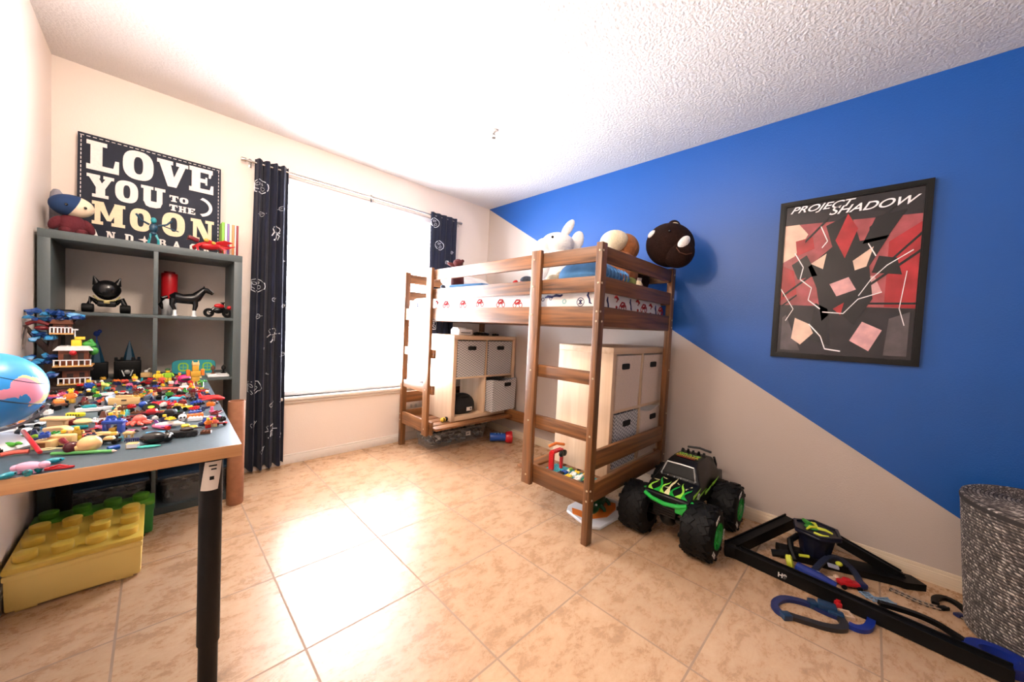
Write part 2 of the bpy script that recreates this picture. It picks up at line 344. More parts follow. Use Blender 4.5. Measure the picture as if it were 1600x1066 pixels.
def curtain(label, xt0, xt1, xb0, xb1, folds, motifs, seed, AMP=.032):
    R = random.Random(seed); ph = R.random()*6
    def surf(u, v, off=0.0):                       # u along the width, v from the floor (0) to the top (1)
        z = 0.03 + v*(ROD_Z+.028-.03); k = v
        x = (xb0+(xb1-xb0)*u)*(1-k)+(xt0+(xt1-xt0)*u)*k
        amp = AMP*(1-.35*k)
        y = ROD_Y-.010 + amp*math.sin(2*PI*folds*u+ph+.5*math.sin(3*v)) + AMP*.25*math.sin(2*PI*folds*2.3*u+v*4+ph)*(1-k*.5)
        return Vector((x, y-off, z+.008*math.sin(2*PI*folds*u+ph)*(1-v)))
    root = thing('curtain', label, 'curtain', ((xb0+xb1)/2, ROD_Y, 0.02), world=True)
    c = MB(); c.grid(lambda u, v: surf(u, v), 120, 40, 0, thick=.002)
    for u, v, kind, s in motifs:
        W_ = (xb1-xb0)*(1-v)+(xt1-xt0)*v; H_ = ROD_Z
        def P(a, b_): return surf(min(max(u+a*s/W_, .01), .99), v+b_*s/H_, .004)
        def line(pts, th=.005, closed=False): c.tube([P(a, b_) for a, b_ in pts], th/2, 1, n=5, closed=closed)
        circ = lambda r, cx=0, cy=0, n=14: [(cx+r*math.cos(2*PI*i/n), cy+r*math.sin(2*PI*i/n)) for i in range(n)]
        if kind == 'moon': line(circ(1), .006, True); line(circ(.22, -.35, .3, 8), .004, True); line(circ(.28, .3, -.25, 8), .004, True); line(circ(.14, .25, .45, 7), .004, True); line([(-.7, -.3), (-.3, -.5), (-.1, -.8)], .004)
        if kind == 'ring': line(circ(1, n=9), .004, True); line([(-1.5, -.5), (0, .1), (1.5, .5)], .003)
        if kind == 'astro':
            line(circ(.42, 0, .55, 10), .007, True); line([(-.3, .15), (.1, .1), (.35, -.2), (.2, -.75)], .010); line([(-.3, .15), (-.5, -.35)], .009); line([(0, 0), (-.1, -.5), (-.3, -.9)], .010); line([(.3, .1), (.75, .35)], .007)
        if kind == 'star': line([(-.6, 0), (.6, 0)], .004); line([(0, -.6), (0, .6)], .004)
    c.build('cloth', [NAVY, PRINT], root)
    return root
curtain('long navy curtain with white space print left of the window', .475, .675, .455, .685, 4.2,
        [(.16, .915, 'moon', .045), (.22, .83, 'ring', .016), (.66, .775, 'astro', .055), (.80, .86, 'ring', .015), (.90, .69, 'star', .016), (.14, .60, 'moon', .045), (.20, .50, 'ring', .016), (.62, .44, 'astro', .055),
         (.62, .56, 'ring', .013), (.90, .54, 'ring', .013), (.36, .40, 'star', .014), (.92, .375, 'ring', .014), (.13, .27, 'moon', .045), (.15, .15, 'ring', .016), (.62, .21, 'ring', .014), (.62, .12, 'astro', .05), (.40, .06, 'ring', .014), (.90, .10, 'star', .015), (.88, .22, 'star', .012), (.50, .31, 'star', .012)], 3)
curtain('navy space-print curtain behind the loft bed ladder', 1.86, 2.155, 1.87, 2.15, 4.3,
        [(.14, .955, 'moon', .045), (.35, .86, 'moon', .045), (.72, .66, 'astro', .05), (.68, .79, 'ring', .015), (.55, .70, 'ring', .013), (.86, .84, 'ring', .014), (.9, .73, 'star', .014), (.25, .55, 'ring', .014), (.2, .5, 'moon', .045)], 11, .013)
# ------------------------------------------------------------------ desk
OAK = wood('oak_edge', rgb(176, 122, 76), rgb(212, 160, 108), 'x', .45)
DTOP = mat('slate_blue_laminate', rgb(74, 90, 100), .34, var=.10, scale=120)
BLACK = mat('black_powder_coat', rgb(9, 9, 10), .5, spec=.25)
dk = thing('desk', 'slate-topped desk with oak edge band and black legs along the left wall', 'desk', (.177, 1.246, 0), rot=math.radians(-1.2))
DW, DL, DZ = .567, 1.43, .75
MB().bx(-DW, 0, 0, DL, DZ-.034, DZ-.001, bev=.001).build('tabletop', DTOP, dk)
MB().bx(-DW-.0005, .0005, -.001, .001, DZ-.034, DZ-.0005, bev=.0004).build('edge_band', OAK, dk)
for x, y in ((-.062, .062), (-DW+.062, .062), (-DW+.062, DL-.040)):
    b = MB(); b.cyl((x, y, .165), (x, y, DZ-.036), .0265, n=24); b.cyl((x, y, .006), (x, y, .19), .0228, n=24); b.cyl((x, y, DZ-.042), (x, y, DZ-.034), .05, n=24); b.cyl((x, y, 0), (x, y, .012), .025, n=24, bev=.003)
    lg = b.build('leg', BLACK, dk)
    if y < .1 and x > -.2:
        t = MB(); t.grid(lambda u, v: Vector((x+.0275*math.sin(-.75+1.5*u+.5*(v-.5)), y-.0275*math.cos(-.75+1.5*u+.5*(v-.5)), .62+.092*v)) , 10, 6, 0, thick=.0006)
        t.box((x+.002, y-.0283, .69), (.018, .0006, .004), 1); t.box((x+.004, y-.0283, .68), (.012, .0006, .004), 1); t.box((x+.000, y-.0283, .655), (.010, .0006, .010), 1)
        plabel(t.build('sticker', [mat('paper_label', rgb(226, 216, 204), .6), BLACK], lg), 'white printed sticker on the black leg')

# ------------------------------------------------------------------ tall cube bookcase
GREY = mat('grey_green_laminate', rgb(78, 88, 90), .5, var=.06, scale=200)
SX0, SX1, SY0, SY1, SH = -.386, .368, 2.70, 3.085, 1.47
bc = thing('bookcase', 'tall grey cube bookcase behind the desk, toys on its shelves', 'bookcase', ((SX0+SX1)/2, SY0, 0), world=True)
for x in (SX0, SX1-.039): MB().bx(x, x+.039, SY0, SY1, 0, SH-.039, bev=.0015).build('side_panel', GREY, bc)
MB().bx(SX0, SX1, SY0, SY1, SH-.039, SH, bev=.0015).build('top_panel', GREY, bc)
MB().bx(SX0+.039, SX1-.039, SY0+.001, SY1, 0, .039, bev=.0015).build('bottom_panel', GREY, bc)
SHZ = [.3755, .727, 1.0785]                     # undersides of the three shelves
for z in SHZ: MB().bx(SX0+.039, SX1-.039, SY0+.004, SY1, z, z+.016, bev=.001).build('shelf', GREY, bc)
MX = -.001
for z0, z1 in ((.039, .3755), (.3915, .727), (.743, 1.0785), (1.0945, SH-.039)): MB().bx(MX-.009, MX+.009, SY0+.002, SY1, z0, z1, bev=.001).build('divider', GREY, bc)

# ------------------------------------------------------------------ sign with slab letters
SNAVY = mat('sign_navy', rgb(22, 29, 46), .7, var=.1, scale=60); SWHITE = mat('sign_white', rgb(236, 226, 220), .7, var=.06, scale=90); SCREAM = mat('sign_cream', rgb(238, 214, 178), .7, var=.06, scale=90)
def oval(a, b, cx=0, cy=0, p=2.6, n=36):
    f = lambda t: math.copysign(abs(t)**(2/p), t)
    return [(cx+a*f(math.cos(2*PI*i/n)), cy+b*f(math.sin(2*PI*i/n))) for i in range(n)]
GLY = {                                         # slab-serif capitals in a unit box; each entry a convex outline
 'L': [[(.12, 0), (.48, 0), (.48, 1), (.12, 1)], [(0, .86), (.62, .86), (.62, 1), (0, 1)], [(0, 0), (1, 0), (1, .18), (0, .18)], [(.78, 0), (1, 0), (1, .46), (.88, .46)]],
 'V': [[(.34, 0), (.62, 0), (.42, .9), (.06, .9)], [(.40, 0), (.62, 0), (.92, .9), (.72, .9)], [(0, .86), (.5, .86), (.5, 1), (0, 1)], [(.6, .86), (1, .86), (1, 1), (.6, 1)]],
 'E': [[(.1, 0), (.45, 0), (.45, 1), (.1, 1)], [(0, 0), (1, 0), (1, .17), (0, .17)], [(0, .83), (.97, .83), (.97, 1), (0, 1)], [(.4, .42), (.72, .42), (.72, .58), (.4, .58)], [(.8, 0), (1, 0), (1, .36), (.9, .36)], [(.8, .66), (.88, .66), (.97, 1), (.8, 1)], [(.66, .34), (.74, .34), (.74, .66), (.66, .66)]],
 'Y': [[(.33, 0), (.67, 0), (.67, .48), (.33, .48)], [(.2, 0), (.8, 0), (.8, .14), (.2, .14)], [(.33, .45), (.67, .42), (.42, .9), (.06, .9)], [(.42, .45), (.67, .42), (.92, .9), (.70, .9)], [(0, .86), (.48, .86), (.48, 1), (0, 1)], [(.6, .86), (1, .86), (1, 1), (.6, 1)]],
 'U': [[(.1, .25), (.4, .25), (.4, 1), (.1, 1)], [(.64, .25), (.88, .25), (.88, 1), (.64, 1)], [(0, .86), (.5, .86), (.5, 1), (0, 1)], [(.56, .86), (1, .86), (1, 1), (.56, 1)], [(.1, .3), (.2, .06), (.36, 0), (.62, 0), (.8, .06), (.88, .3)]],
 'M': [[(.08, 0), (.25, 0), (.25, 1), (.08, 1)], [(.66, 0), (.92, 0), (.92, 1), (.66, 1)], [(0, 0), (.33, 0), (.33, .14), (0, .14)], [(.58, 0), (1, 0), (1, .14), (.58, .14)], [(0, .86), (.3, .86), (.3, 1), (0, 1)], [(.7, .86), (1, .86), (1, 1), (.7, 1)], [(.08, 1), (.34, 1), (.56, .2), (.44, .2)], [(.92, 1), (.68, 1), (.44, .2), (.56, .2)]],
 'N': [[(.1, 0), (.26, 0), (.26, 1), (.1, 1)], [(.74, 0), (.9, 0), (.9, 1), (.74, 1)], [(0, 0), (.38, 0), (.38, .14), (0, .14)], [(.62, .86), (1, .86), (1, 1), (.62, 1)], [(0, .86), (.3, .86), (.3, 1), (0, 1)], [(.1, 1), (.42, 1), (.9, 0), (.6, 0)]],
 'A': [[(.02, 0), (.28, 0), (.6, 1), (.4, 1)], [(.64, 0), (.98, 0), (.62, 1), (.36, 1)], [(.2, .22), (.8, .22), (.76, .38), (.24, .38)], [(-.06, 0), (.36, 0), (.36, .14), (-.06, .14)], [(.58, 0), (1.06, 0), (1.06, .14), (.58, .14)]],
 'T': [[(.32, 0), (.68, 0), (.68, 1), (.32, 1)], [(0, .8), (1, .8), (1, 1), (0, 1)], [(0, .62), (.12, .62), (.12, .9), (0, .9)], [(.88, .62), (1, .62), (1, .9), (.88, .9)], [(.18, 0), (.82, 0), (.82, .15), (.18, .15)]],
 'H': [[(.1, 0), (.38, 0), (.38, 1), (.1, 1)], [(.62, 0), (.9, 0), (.9, 1), (.62, 1)], [(.3, .42), (.7, .42), (.7, .6), (.3, .6)], [(0, 0), (.45, 0), (.45, .15), (0, .15)], [(.55, 0), (1, 0), (1, .15), (.55, .15)], [(0, .85), (.45, .85), (.45, 1), (0, 1)], [(.55, .85), (1, .85), (1, 1), (.55, 1)]],
 'K': [[(.1, 0), (.42, 0), (.42, 1), (.1, 1)], [(.35, .45), (.5, .32), (.98, .95), (.7, .95)], [(.42, .5), (.6, .62), (1, 0), (.66, 0)], [(0, 0), (.5, 0), (.5, .14), (0, .14)], [(0, .86), (.5, .86), (.5, 1), (0, 1)]],
 'C': [[(0, .25), (.34, .25), (.34, .75), (0, .75)], [(0, .72), (.34, .70), (.6, .8), (.9, .8), (.8, 1), (.3, 1)], [(0, .28), (.34, .30), (.6, .2), (.95, .2), (.8, 0), (.3, 0)], [(.82, .62), (.95, .62), (.95, 1), (.82, .95)], [(.84, .06), (.97, .2), (.97, .36), (.84, .3)]],
 'D': [[(.1, 0), (.42, 0), (.42, 1), (.1, 1)], [(0, 0), (.6, 0), (.85, .1), (.7, .2), (0, .16)], [(0, .84), (.7, .8), (.85, .9), (.6, 1), (0, 1)], [(.68, .14), (.9, .1), (1, .3), (1, .7), (.9, .9), (.68, .86)]],
 'B': [[(.1, 0), (.42, 0), (.42, 1), (.1, 1)], [(0, 0), (.75, 0), (.85, .14), (0, .14)], [(0, .86), (.8, .86), (.7, 1), (0, 1)], [(.3, .44), (.85, .44), (.85, .57), (.3, .57)], [(.66, .06), (.85, .06), (1, .2), (1, .36), (.85, .5), (.66, .46)], [(.64, .55), (.82, .52), (.94, .66), (.94, .86), (.8, .98), (.64, .94)]],
}
def glyph(mb, ch, x0, z0, w, h, mi, M, d=.0012):
    if ch == 'O':
        mb.ring([(x0+w*(.5+x), z0+h*(.5+y)) for x, y in oval(.5, .5)], [(x0+w*(.5+x), z0+h*(.5+y)) for x, y in oval(.15, .30)], d, mi, M); return
    for k, pl in enumerate(GLY[ch]): mb.prism([(x0+w*x, z0+h*y) for x, y in pl], d+.00004*k, mi, M)
sg = thing('canvas_sign', 'navy canvas sign reading LOVE YOU TO THE MOON AND BACK, leaning on the wall', 'sign', (-.005, 3.042, SH), rot=(math.radians(-3.0), 0, 0))
MB().box((0, .0, .296), (.60, .018, .592), bev=.002).build('panel', SNAVY, sg)
L1 = MB(); L2 = MB(); G = T(0, -.0092, -SH) @ FACE_Y
def put(txtbox, mi, mb):
    for ch, x0, x1, z0, z1 in txtbox: glyph(mb, ch, x0+.005, z0, x1-x0, z1-z0, 0, G)
put([('L', -.274, -.154, 1.872, 2.030), ('O', -.140, -.016, 1.870, 2.036), ('V', -.002, .136, 1.874, 2.028), ('E', .141, .257, 1.880, 2.034), ('Y', -.272, -.172, 1.725, 1.848), ('O', -.168, -.078, 1.726, 1.850), ('U', -.067, .035, 1.726, 1.848)], 0, L1)
for s_, x0, z0, w, h in (('TO', .058, 1.786, .040, .037), ('THE', .058, 1.731, .036, .037)):
    for i, ch in enumerate(s_): glyph(L1, ch, x0+i*(w+.005), z0, w, h, 0, G)
c0 = [(.20+.058*math.cos(a), 1.789+.060*math.sin(a)) for a in [math.radians(-80+160*i/18) for i in range(19)]]
c1 = [(.190+.052*math.cos(a), 1.789+.046*math.sin(a)) for a in [math.radians(80-160*i/18) for i in range(19)]]
L1.prism(c0+c1, .0012, 0, G)
put([('M', -.252, -.128, 1.578, 1.704), ('O', -.110, -.024, 1.575, 1.706), ('O', .022, .124, 1.575, 1.718), ('N', .150, .262, 1.575, 1.708)], 0, L2)
for ch, x in zip('ANDBACK', (-.255, -.194, -.124, .012, .075, .152, .215)): glyph(L1, ch, x, 1.505, .034, .042, 0, G)
L1.prism([(-.045+(.026 if i % 2 == 0 else .008)*math.sin(PI*i/4), 1.527+(.026 if i % 2 == 0 else .008)*math.cos(PI*i/4)) for i in range(8)], .0012, 0, G)
for k in range(26):
    x = -.285+k*.0228
    for z in (.578, .014): L1.box((x, -.0095, z), (.014, .001, .003))
    if k < 25:
        for xx in (-.288, .288): L1.box((xx, -.0095, .02+k*.0228), (.003, .001, .014))
L1.build('white_lettering', SWHITE, sg); L2.build('cream_lettering', SCREAM, sg)

# ------------------------------------------------------------------ loft bed
DK, LT = rgb(66, 42, 24), rgb(150, 98, 54)
WZ_, WY_, WX_ = wood('stained_pine', DK, LT, 'z'), wood('stained_pine', DK, LT, 'y'), wood('stained_pine', DK, LT, 'x')
BOLT = mat('bolt_zinc', rgb(206, 190, 160), .35, .6)
BX0, BX1, BY0, BY1 = 1.59, 2.54, .985, 3.02
bed = thing('loft_bed', 'brown stained wooden loft bed with two ladders beside the blue wall', 'bed', (BX0, BY0, 0), world=True)
for x in (BX0, BX1-.05):
    for y in (BY0, BY1-.036): MB().bx(x, x+.05, y, y+.036, 0, 1.573, bev=.003).build('post', WZ_, bed)
for y in (1.377, 2.530): MB().bx(BX0-.018, BX0+.008, y, y+.072, .195, 1.573, bev=.003).build('ladder_post', WZ_, bed)
RX0, RX1 = BX0+.009, BX0+.033
RAILZ = [(1.477, 1.558), (1.322, 1.404), (1.145, 1.248)]
for k, (z0, z1) in enumerate(RAILZ):
    MB().bx(RX0, RX1, BY0+.037, BY1-.037 if k == 2 else 2.60, z0, z1, bev=.003).build('side_rail', WY_, bed)
    MB().bx(BX1-.04, BX1-.016, BY0+.037, BY1-.037, z0, z1, bev=.003).build('side_rail', WY_, bed)
    for y in (BY0+.006, BY1-.030): MB().bx(BX0+.051, BX1-.051, y, y+.024, z0, z1, bev=.003).build('end_rail', WX_, bed)
for z0, z1 in ((.838, .908), (.540, .610)):
    MB().bx(RX0, RX1, BY0+.037, 1.462, z0, z1, bev=.003).build('rung', WY_, bed)
    MB().bx(RX0, RX1, 2.500, BY1-.037, z0, z1, bev=.003).build('rung', WY_, bed)
MB().bx(RX0, RX1, BY0+.037, 1.449, .205, .312, bev=.003).build('lower_rail', WY_, bed)
MB().bx(RX0, RX1, 2.500, BY1-.037, .205, .312, bev=.003).build('lower_rail', WY_, bed)
MB().bx(BX1-.04, BX1-.016, BY0+.037, BY1-.037, .205, .312, bev=.003).build('lower_rail', WY_, bed)
for y in (BY0+.006, BY1-.030):
    for z0, z1 in ((.215, .318), (.388, .488)): MB().bx(BX0+.051, BX1-.051, y, y+.024, z0, z1, bev=.003).build('end_board', WX_, bed)
for y in [1.03+.105*i for i in range(5)] + [2.46+.105*i for i in range(5)]: MB().bx(RX1+.001, BX1-.041, y, y+.085, .245, .263, bev=.002).build('deck_slat', WX_, bed)
for i in range(14): y = 1.04+.14*i; MB().bx(RX1+.001, BX1-.041, y, y+.08, 1.150, 1.168, bev=.002).build('mattress_slat', WX_, bed)
def bolt(p, d):
    p = Vector(p); d = Vector(d); MB().cyl(p-d*.002, p+d*.003, .0065, .0045, n=10).build('bolt', BOLT, bed)
for z in (1.53, 1.365, 1.22, 1.17, .875, .575, .29, .235):
    if z not in (.875, .575): bolt((BX0+.012+.018*(z in (1.17, .235)), BY0, z), (0, -1, 0))
    bolt((BX0, BY0+.014, z), (-1, 0, 0)); bolt((BX1-.020, BY0, z), (0, -1, 0))
for y in (1.413, 2.566):
    for z in (1.52, 1.365, 1.20, .873, .575, .25): bolt((BX0-.018, y+.012*(z > 1), z), (-1, 0, 0))
for z in (.29, .235, .575): bolt((BX0, BY1-.018, z), (-1, 0, 0))

# mattress under a printed sheet
SHEET = mat('white_printed_sheet', rgb(240, 236, 234), .85, bump=.15, bscale=25); PRED = mat('sheet_print_red', rgb(168, 36, 40), .8); PNAV = mat('sheet_print_navy', rgb(44, 44, 92), .8); PAQ = mat('sheet_print_aqua', rgb(160, 210, 214), .8)
mt = thing('mattress', 'mattress in a white sheet printed with red and navy motifs on the loft bed', 'mattress', (2.06, 2.0, 1.168), world=True)
q = MB(); q.bx(1.648, 2.482, 1.035, 2.965, 1.169, 1.345, 0, bev=.035)
R = random.Random(5)
def motif(P, k):
    """P(a,b) -> point on a side face; motif k drawn about 5 cm high"""
    c = lambda r, cx=0, cy=0, n=10: [P(cx+r*math.cos(2*PI*i/n), cy+r*math.sin(2*PI*i/n)) for i in range(n)]
    if k == 0:
        for cx in (-.028, .026): q.tube(c(.014, cx, -.012), .003, 1, 5, True)
        q.tube([P(-.03, .004), P(-.012, .022), P(.016, .02), P(.034, .004), P(.0, -.004), P(-.03, .004)], .005, 1, 5)
        q.tube([P(-.02, -.004), P(.02, .012)], .006, 1, 5)
    if k == 1:
        q.tube(c(.023, 0, 0, 14), .0022, 2, 5, True); q.tube([P(-.012, -.012), P(.012, .012)], .003, 2, 5); q.tube([P(-.012, .012), P(.012, -.012)], .003, 2, 5); q.tube([P(0, -.015), P(0, .015)], .003, 2, 5)
    if k == 2: q.tube([P(-.01, .03), P(-.016, .01), P(-.004, -.008), P(.0, -.03), P(.012, -.036)], [.003, .007, .005, .006, .002], 2, 6)
    if k == 3: q.tube([P(-.034, .02), P(-.01, .026), P(.02, .022), P(.034, .028)], [.004, .009, .008, .004], 2, 6); q.tube(c(.010, -.05, .01, 8), .002, 2, 5, True)
    if k == 4: q.tube([P(-.02, .02), P(0, .028), P(.02, .016), P(.006, .0)], [.003, .009, .008, .004], 1, 6); q.tube([P(0, -.03), P(.006, -.03)], .009, 1, 6)
    if k == 5: q.tube(c(.012, 0, 0, 8), .004, 3, 5, True)
for y, k, z in ((1.08, 2, 1.30), (1.14, 1, 1.275), (1.30, 3, 1.29), (1.25, 5, 1.28), (1.36, 3, 1.285), (1.50, 5, 1.30), (1.46, 2, 1.27), (1.62, 0, 1.275), (1.78, 0, 1.28), (2.0, 0, 1.285), (2.2, 0, 1.28), (2.42, 0, 1.28), (2.56, 4, 1.28), (2.7, 0, 1.29), (2.86, 1, 1.28)):
    motif(lambda a, b_: Vector((1.6475, y-a, z+b_)), k)
for x, k, z in ((1.70, 5, 1.29), (1.76, 2, 1.28), (1.84, 4, 1.29), (1.92, 0, 1.27), (2.02, 2, 1.29), (2.10, 4, 1.29), (2.19, 0, 1.28), (2.28, 4, 1.28), (2.37, 2, 1.28), (2.44, 0, 1.28)):
    motif(lambda a, b_: Vector((x+a, 1.0345, z+b_)), k)
q.build('printed_sheet', [SHEET, PRED, PNAV, PAQ], mt)

# ------------------------------------------------------------------ light oak cube units under the bed
LOAKZ = wood('light_oak', rgb(206, 172, 138), rgb(228, 200, 168), 'z', .5, .6); LOAKX = wood('light_oak', rgb(206, 172, 138), rgb(228, 200, 168), 'x', .5, .6)
CW, CD, CH = .765, .39, .765
def cube_unit(label, x0, y0, z0):
    u = thing('cube_shelf', label, 'shelf', (x0, y0, z0))
    for x in (0, CW-.038): MB().bx(x, x+.038, 0, CD, .0, CH-.038, bev=.0015).build('side_panel', LOAKZ, u)
    MB().bx(0, CW, 0, CD, CH-.038, CH, bev=.0015).build('top_panel', LOAKX, u)
    MB().bx(.038, CW-.038, 0.001, CD, 0, .038, bev=.0015).build('bottom_panel', LOAKX, u)
    MB().bx(.038, CW-.038, .003, CD, CH/2-.008, CH/2+.008, bev=.001).build('shelf', LOAKX, u)
    for z in (.038, CH/2+.008): MB().bx(CW/2-.008, CW/2+.008, .003, CD, z, z+CH/2-.046, bev=.001).build('divider', LOAKZ, u)
    return u
C1 = (1.850, 2.575, .264); C2 = (1.865, 1.045, .264)
cube_unit('light oak cube shelf in the far bed corner holding a black bag', *C1)
cube_unit('light oak cube shelf at the near bed end full of pale bins', *C2)
def chevron_mat():
    m = mat('grey_chevron_fabric', rgb(200, 198, 196), .85); nt = m.node_tree; N = nt.nodes; L = nt.links
    tc = N.new('ShaderNodeTexCoord'); sp = N.new('ShaderNodeSeparateXYZ'); L.new(tc.outputs['Object'], sp.inputs[0])
    def mth(op, a, b=None):
        n = N.new('ShaderNodeMath'); n.operation = op
        for k, v in enumerate((a, b)):
            if v is None: continue
            if isinstance(v, (int, float)): n.inputs[k].default_value = v
            else: L.new(v, n.inputs[k])
        return n.outputs[0]
    h = mth('ADD', sp.outputs[0], sp.outputs[1])
    tri = mth('PINGPONG', h, .022); v = mth('FRACT', mth('MULTIPLY', mth('ADD', sp.outputs[2], mth('MULTIPLY', tri, 1.0)), 44))
    dark = mth('LESS_THAN', v, .36)
    mx = N.new('ShaderNodeMix'); mx.data_type = 'RGBA'; L.new(dark, mx.inputs[0]); mx.inputs[6].default_value = rgb(206, 204, 204); mx.inputs[7].default_value = rgb(120, 122, 128)
    L.new(mx.outputs[2], N['Principled BSDF'].inputs['Base Color']); return m
CHEV = chevron_mat(); BEIGE = mat('beige_linen', rgb(226, 206, 190), .9, var=.08, scale=70, stretch=(1, 1, 3)); HOLE = mat('dark_handle_slot', rgb(12, 12, 13), .8); LINER = mat('bin_liner_dark', rgb(40, 38, 38), .9)
def fabric_bin(label, loc, m, w=.325, h=.325, d=.36, sag=0.0, rotz=0, hx=0.0, hz=.0, rx=0):
    t = thing('storage_bin', label, 'bin', loc, rot=(rx, 0, rotz))
    b = MB()
    def wall(a0, a1):
        def fn(u, v):
            x = a0[0]+(a1[0]-a0[0])*u; y = a0[1]+(a1[1]-a0[1])*u; s_ = sag*math.sin(PI*u)*v
            k = 1-.03*(1-v)
            return Vector((x*k, d/2+(y-d/2)*k, v*(h-s_)))
        b.grid(fn, 12, 6, 0, thick=.005)
    wall((-w/2, 0), (w/2, 0)); wall((w/2, 0), (w/2, d)); wall((w/2, d), (-w/2, d)); wall((-w/2, d), (-w/2, 0))
    b.bx(-w/2*.97, w/2*.97, .005, d-.005, 0, .008, 0)
    b.build('fabric_body', m, t)
    g = MB(); pl = [(hx+.042*x/abs(x)*1 if False else hx+x, h*.80+hz+y) for x, y in oval(.046, .018, p=6, n=24)]
    g.prism(pl, .003, 0, T(0, -.0050, 0) @ FACE_Y); g.build('handle_slot', HOLE, t)
    r = MB(); r.tube([(-w/2, 0, h-.003), (-w/4, 0, h-.003-sag*.7), (0, 0, h-.003-sag), (w/4, 0, h-.003-sag*.7), (w/2, 0, h-.003)], .003, 0, 6); r.build('rim_binding', m, t)
    return t
def cell(C, i, j): return (C[0]+.038+.1685+i*(.3365+.016), C[1]+.006, C[2]+.0385+j*(.3365+.016))
fabric_bin('grey patterned bin filling the top left cube of the far shelf', cell(C1, 0, 1), CHEV)
fabric_bin('grey patterned bin at the top right cube of the far shelf', cell(C1, 1, 1), CHEV, w=.315)
c = cell(C1, 1, 0); fabric_bin('grey patterned bin pulled out at the bottom right of the far shelf', (c[0]+.01, c[1]-.075, c[2]+.008), CHEV, w=.325, h=.31, sag=.02, rotz=math.radians(3), hx=.04, hz=.005)
fabric_bin('beige linen bin at the top left cube of the near shelf', cell(C2, 0, 1), BEIGE, w=.30, hx=-.05)
fabric_bin('beige linen bin at the top right cube of the near shelf', cell(C2, 1, 1), BEIGE, w=.325, hx=-.02)
fabric_bin('grey patterned bin at the bottom left of the near shelf', cell(C2, 0, 0), CHEV, w=.29)
c = cell(C2, 1, 0); fabric_bin('sagging beige bin at the bottom right of the near shelf', (c[0]-.02, c[1]-.0, c[2]), BEIGE, w=.28, h=.315, sag=.022, hx=.04)
# ------------------------------------------------------------------ framed poster
pf = thing('framed_poster', 'black framed film poster on the blue wall', 'poster', (XB, .135, 1.02), world=True)
PW, PH = .592, .902
PM = T(XB-.015, .135+PW/2, 1.02) @ FACE_X
fr = MB()
def frame_ring(o, i, d, z, mb, mi=0): mb.ring([(o, o), (PW-o, o), (PW-o, PH-o), (o, PH-o)], [(i, i), (PW-i, i), (PW-i, PH-i), (i, PH-i)], d, mi, PM @ T(0, 0, z))
frame_ring(0, .028, .020, -.014, fr); frame_ring(.004, .022, .003, .006, fr)
fr.build('frame', mat('black_frame', rgb(8, 8, 8), .4, spec=.3), pf)
pc = {k: mat('poster_'+k, c, .22, var=v, scale=s) for k, c, v, s in (('dark', rgb(42, 37, 40), .25, 9), ('black', rgb(24, 21, 23), .2, 12), ('rose', rgb(176, 84, 88), .35, 11), ('red', rgb(182, 44, 50), .3, 9), ('peach', rgb(240, 204, 180), .15, 14), ('pink', rgb(228, 172, 172), .2, 20), ('white', rgb(245, 238, 238), 0, 1), ('grey', rgb(92, 84, 86), .25, 16))}
pk = list(pc)
pp = MB()
def decal(poly, m, lay): pp.prism([(.028+u*(PW-.056), .028+v*(PH-.056)) for u, v in poly], .0003, pk.index(m), PM @ T(0, 0, -.004+lay*.0005))
decal([(0, 0), (1, 0), (1, 1), (0, 1)], 'dark', 0)
decal([(0, .33), (1, .30), (1, .845), (0, .875)], 'rose', 1)
decal([(.80, .31), (1, .30), (1, .80), (.80, .70)], 'red', 2); decal([(0, .62), (.10, .66), (.20, .80), (.12, .872), (0, .872)], 'peach', 2)
decal([(.0, .36), (.14, .40), (.10, .56), (0, .60)], 'red', 2); decal([(.58, .36), (.78, .40), (.72, .50), (.60, .50)], 'pink', 2); decal([(.12, .66), (.26, .70), (.24, .78), (.10, .76)], 'red', 3)
for u0, v0, u1, v1, t in ((.02, .40, .30, .56, .016), (.02, .33, .14, .40, .012), (.18, .76, .36, .90, .018), (.66, .80, .84, .93, .018), (.80, .58, 1.0, .74, .018), (.60, .40, 1.0, .64, .018), (.50, .34, 1.0, .335, .012)):
    decal([(u0, v0-t), (u1, v1-t), (u1, v1), (u0, v0)], 'black', 4)
# plain dark shards scattered over the middle of the sheet
decal([(.30, .44), (.22, .58), (.40, .70), (.34, .84), (.52, .90), (.60, .72), (.80, .74), (.68, .56), (.72, .36), (.60, .20), (.46, .30), (.36, .22)], 'black', 6)
decal([(.62, .70), (.70, .86), (.90, .88), (.78, .72)], 'black', 6); decal([(.14, .50), (.30, .52), (.20, .66), (.08, .60)], 'black', 6); decal([(.26, .10), (.44, .06), (.40, .30), (.30, .34)], 'black', 6); decal([(.70, .52), (.90, .50), (.86, .60), (.74, .62)], 'black', 6)
decal([(.42, .74), (.50, .90), (.58, .80), (.50, .62)], 'red', 7); decal([(.24, .60), (.36, .66), (.34, .56)], 'peach', 7); decal([(.56, .60), (.70, .68), (.66, .56), (.58, .54)], 'peach', 7); decal([(.40, .46), (.54, .50), (.60, .42), (.46, .38)], 'pink', 7)
decal([(.12, .10), (.20, .06), (.30, .14), (.26, .20), (.14, .24)], 'peach', 7); decal([(.58, .10), (.72, .04), (.80, .17), (.66, .22)], 'pink', 7); decal([(.44, .30), (.52, .34), (.50, .26)], 'red', 7)
decal([(.03, .02), (.20, .02), (.06, .26), (.03, .24)], 'grey', 3); decal([(.82, .02), (.97, .02), (.97, .28), (.84, .24)], 'grey', 3)
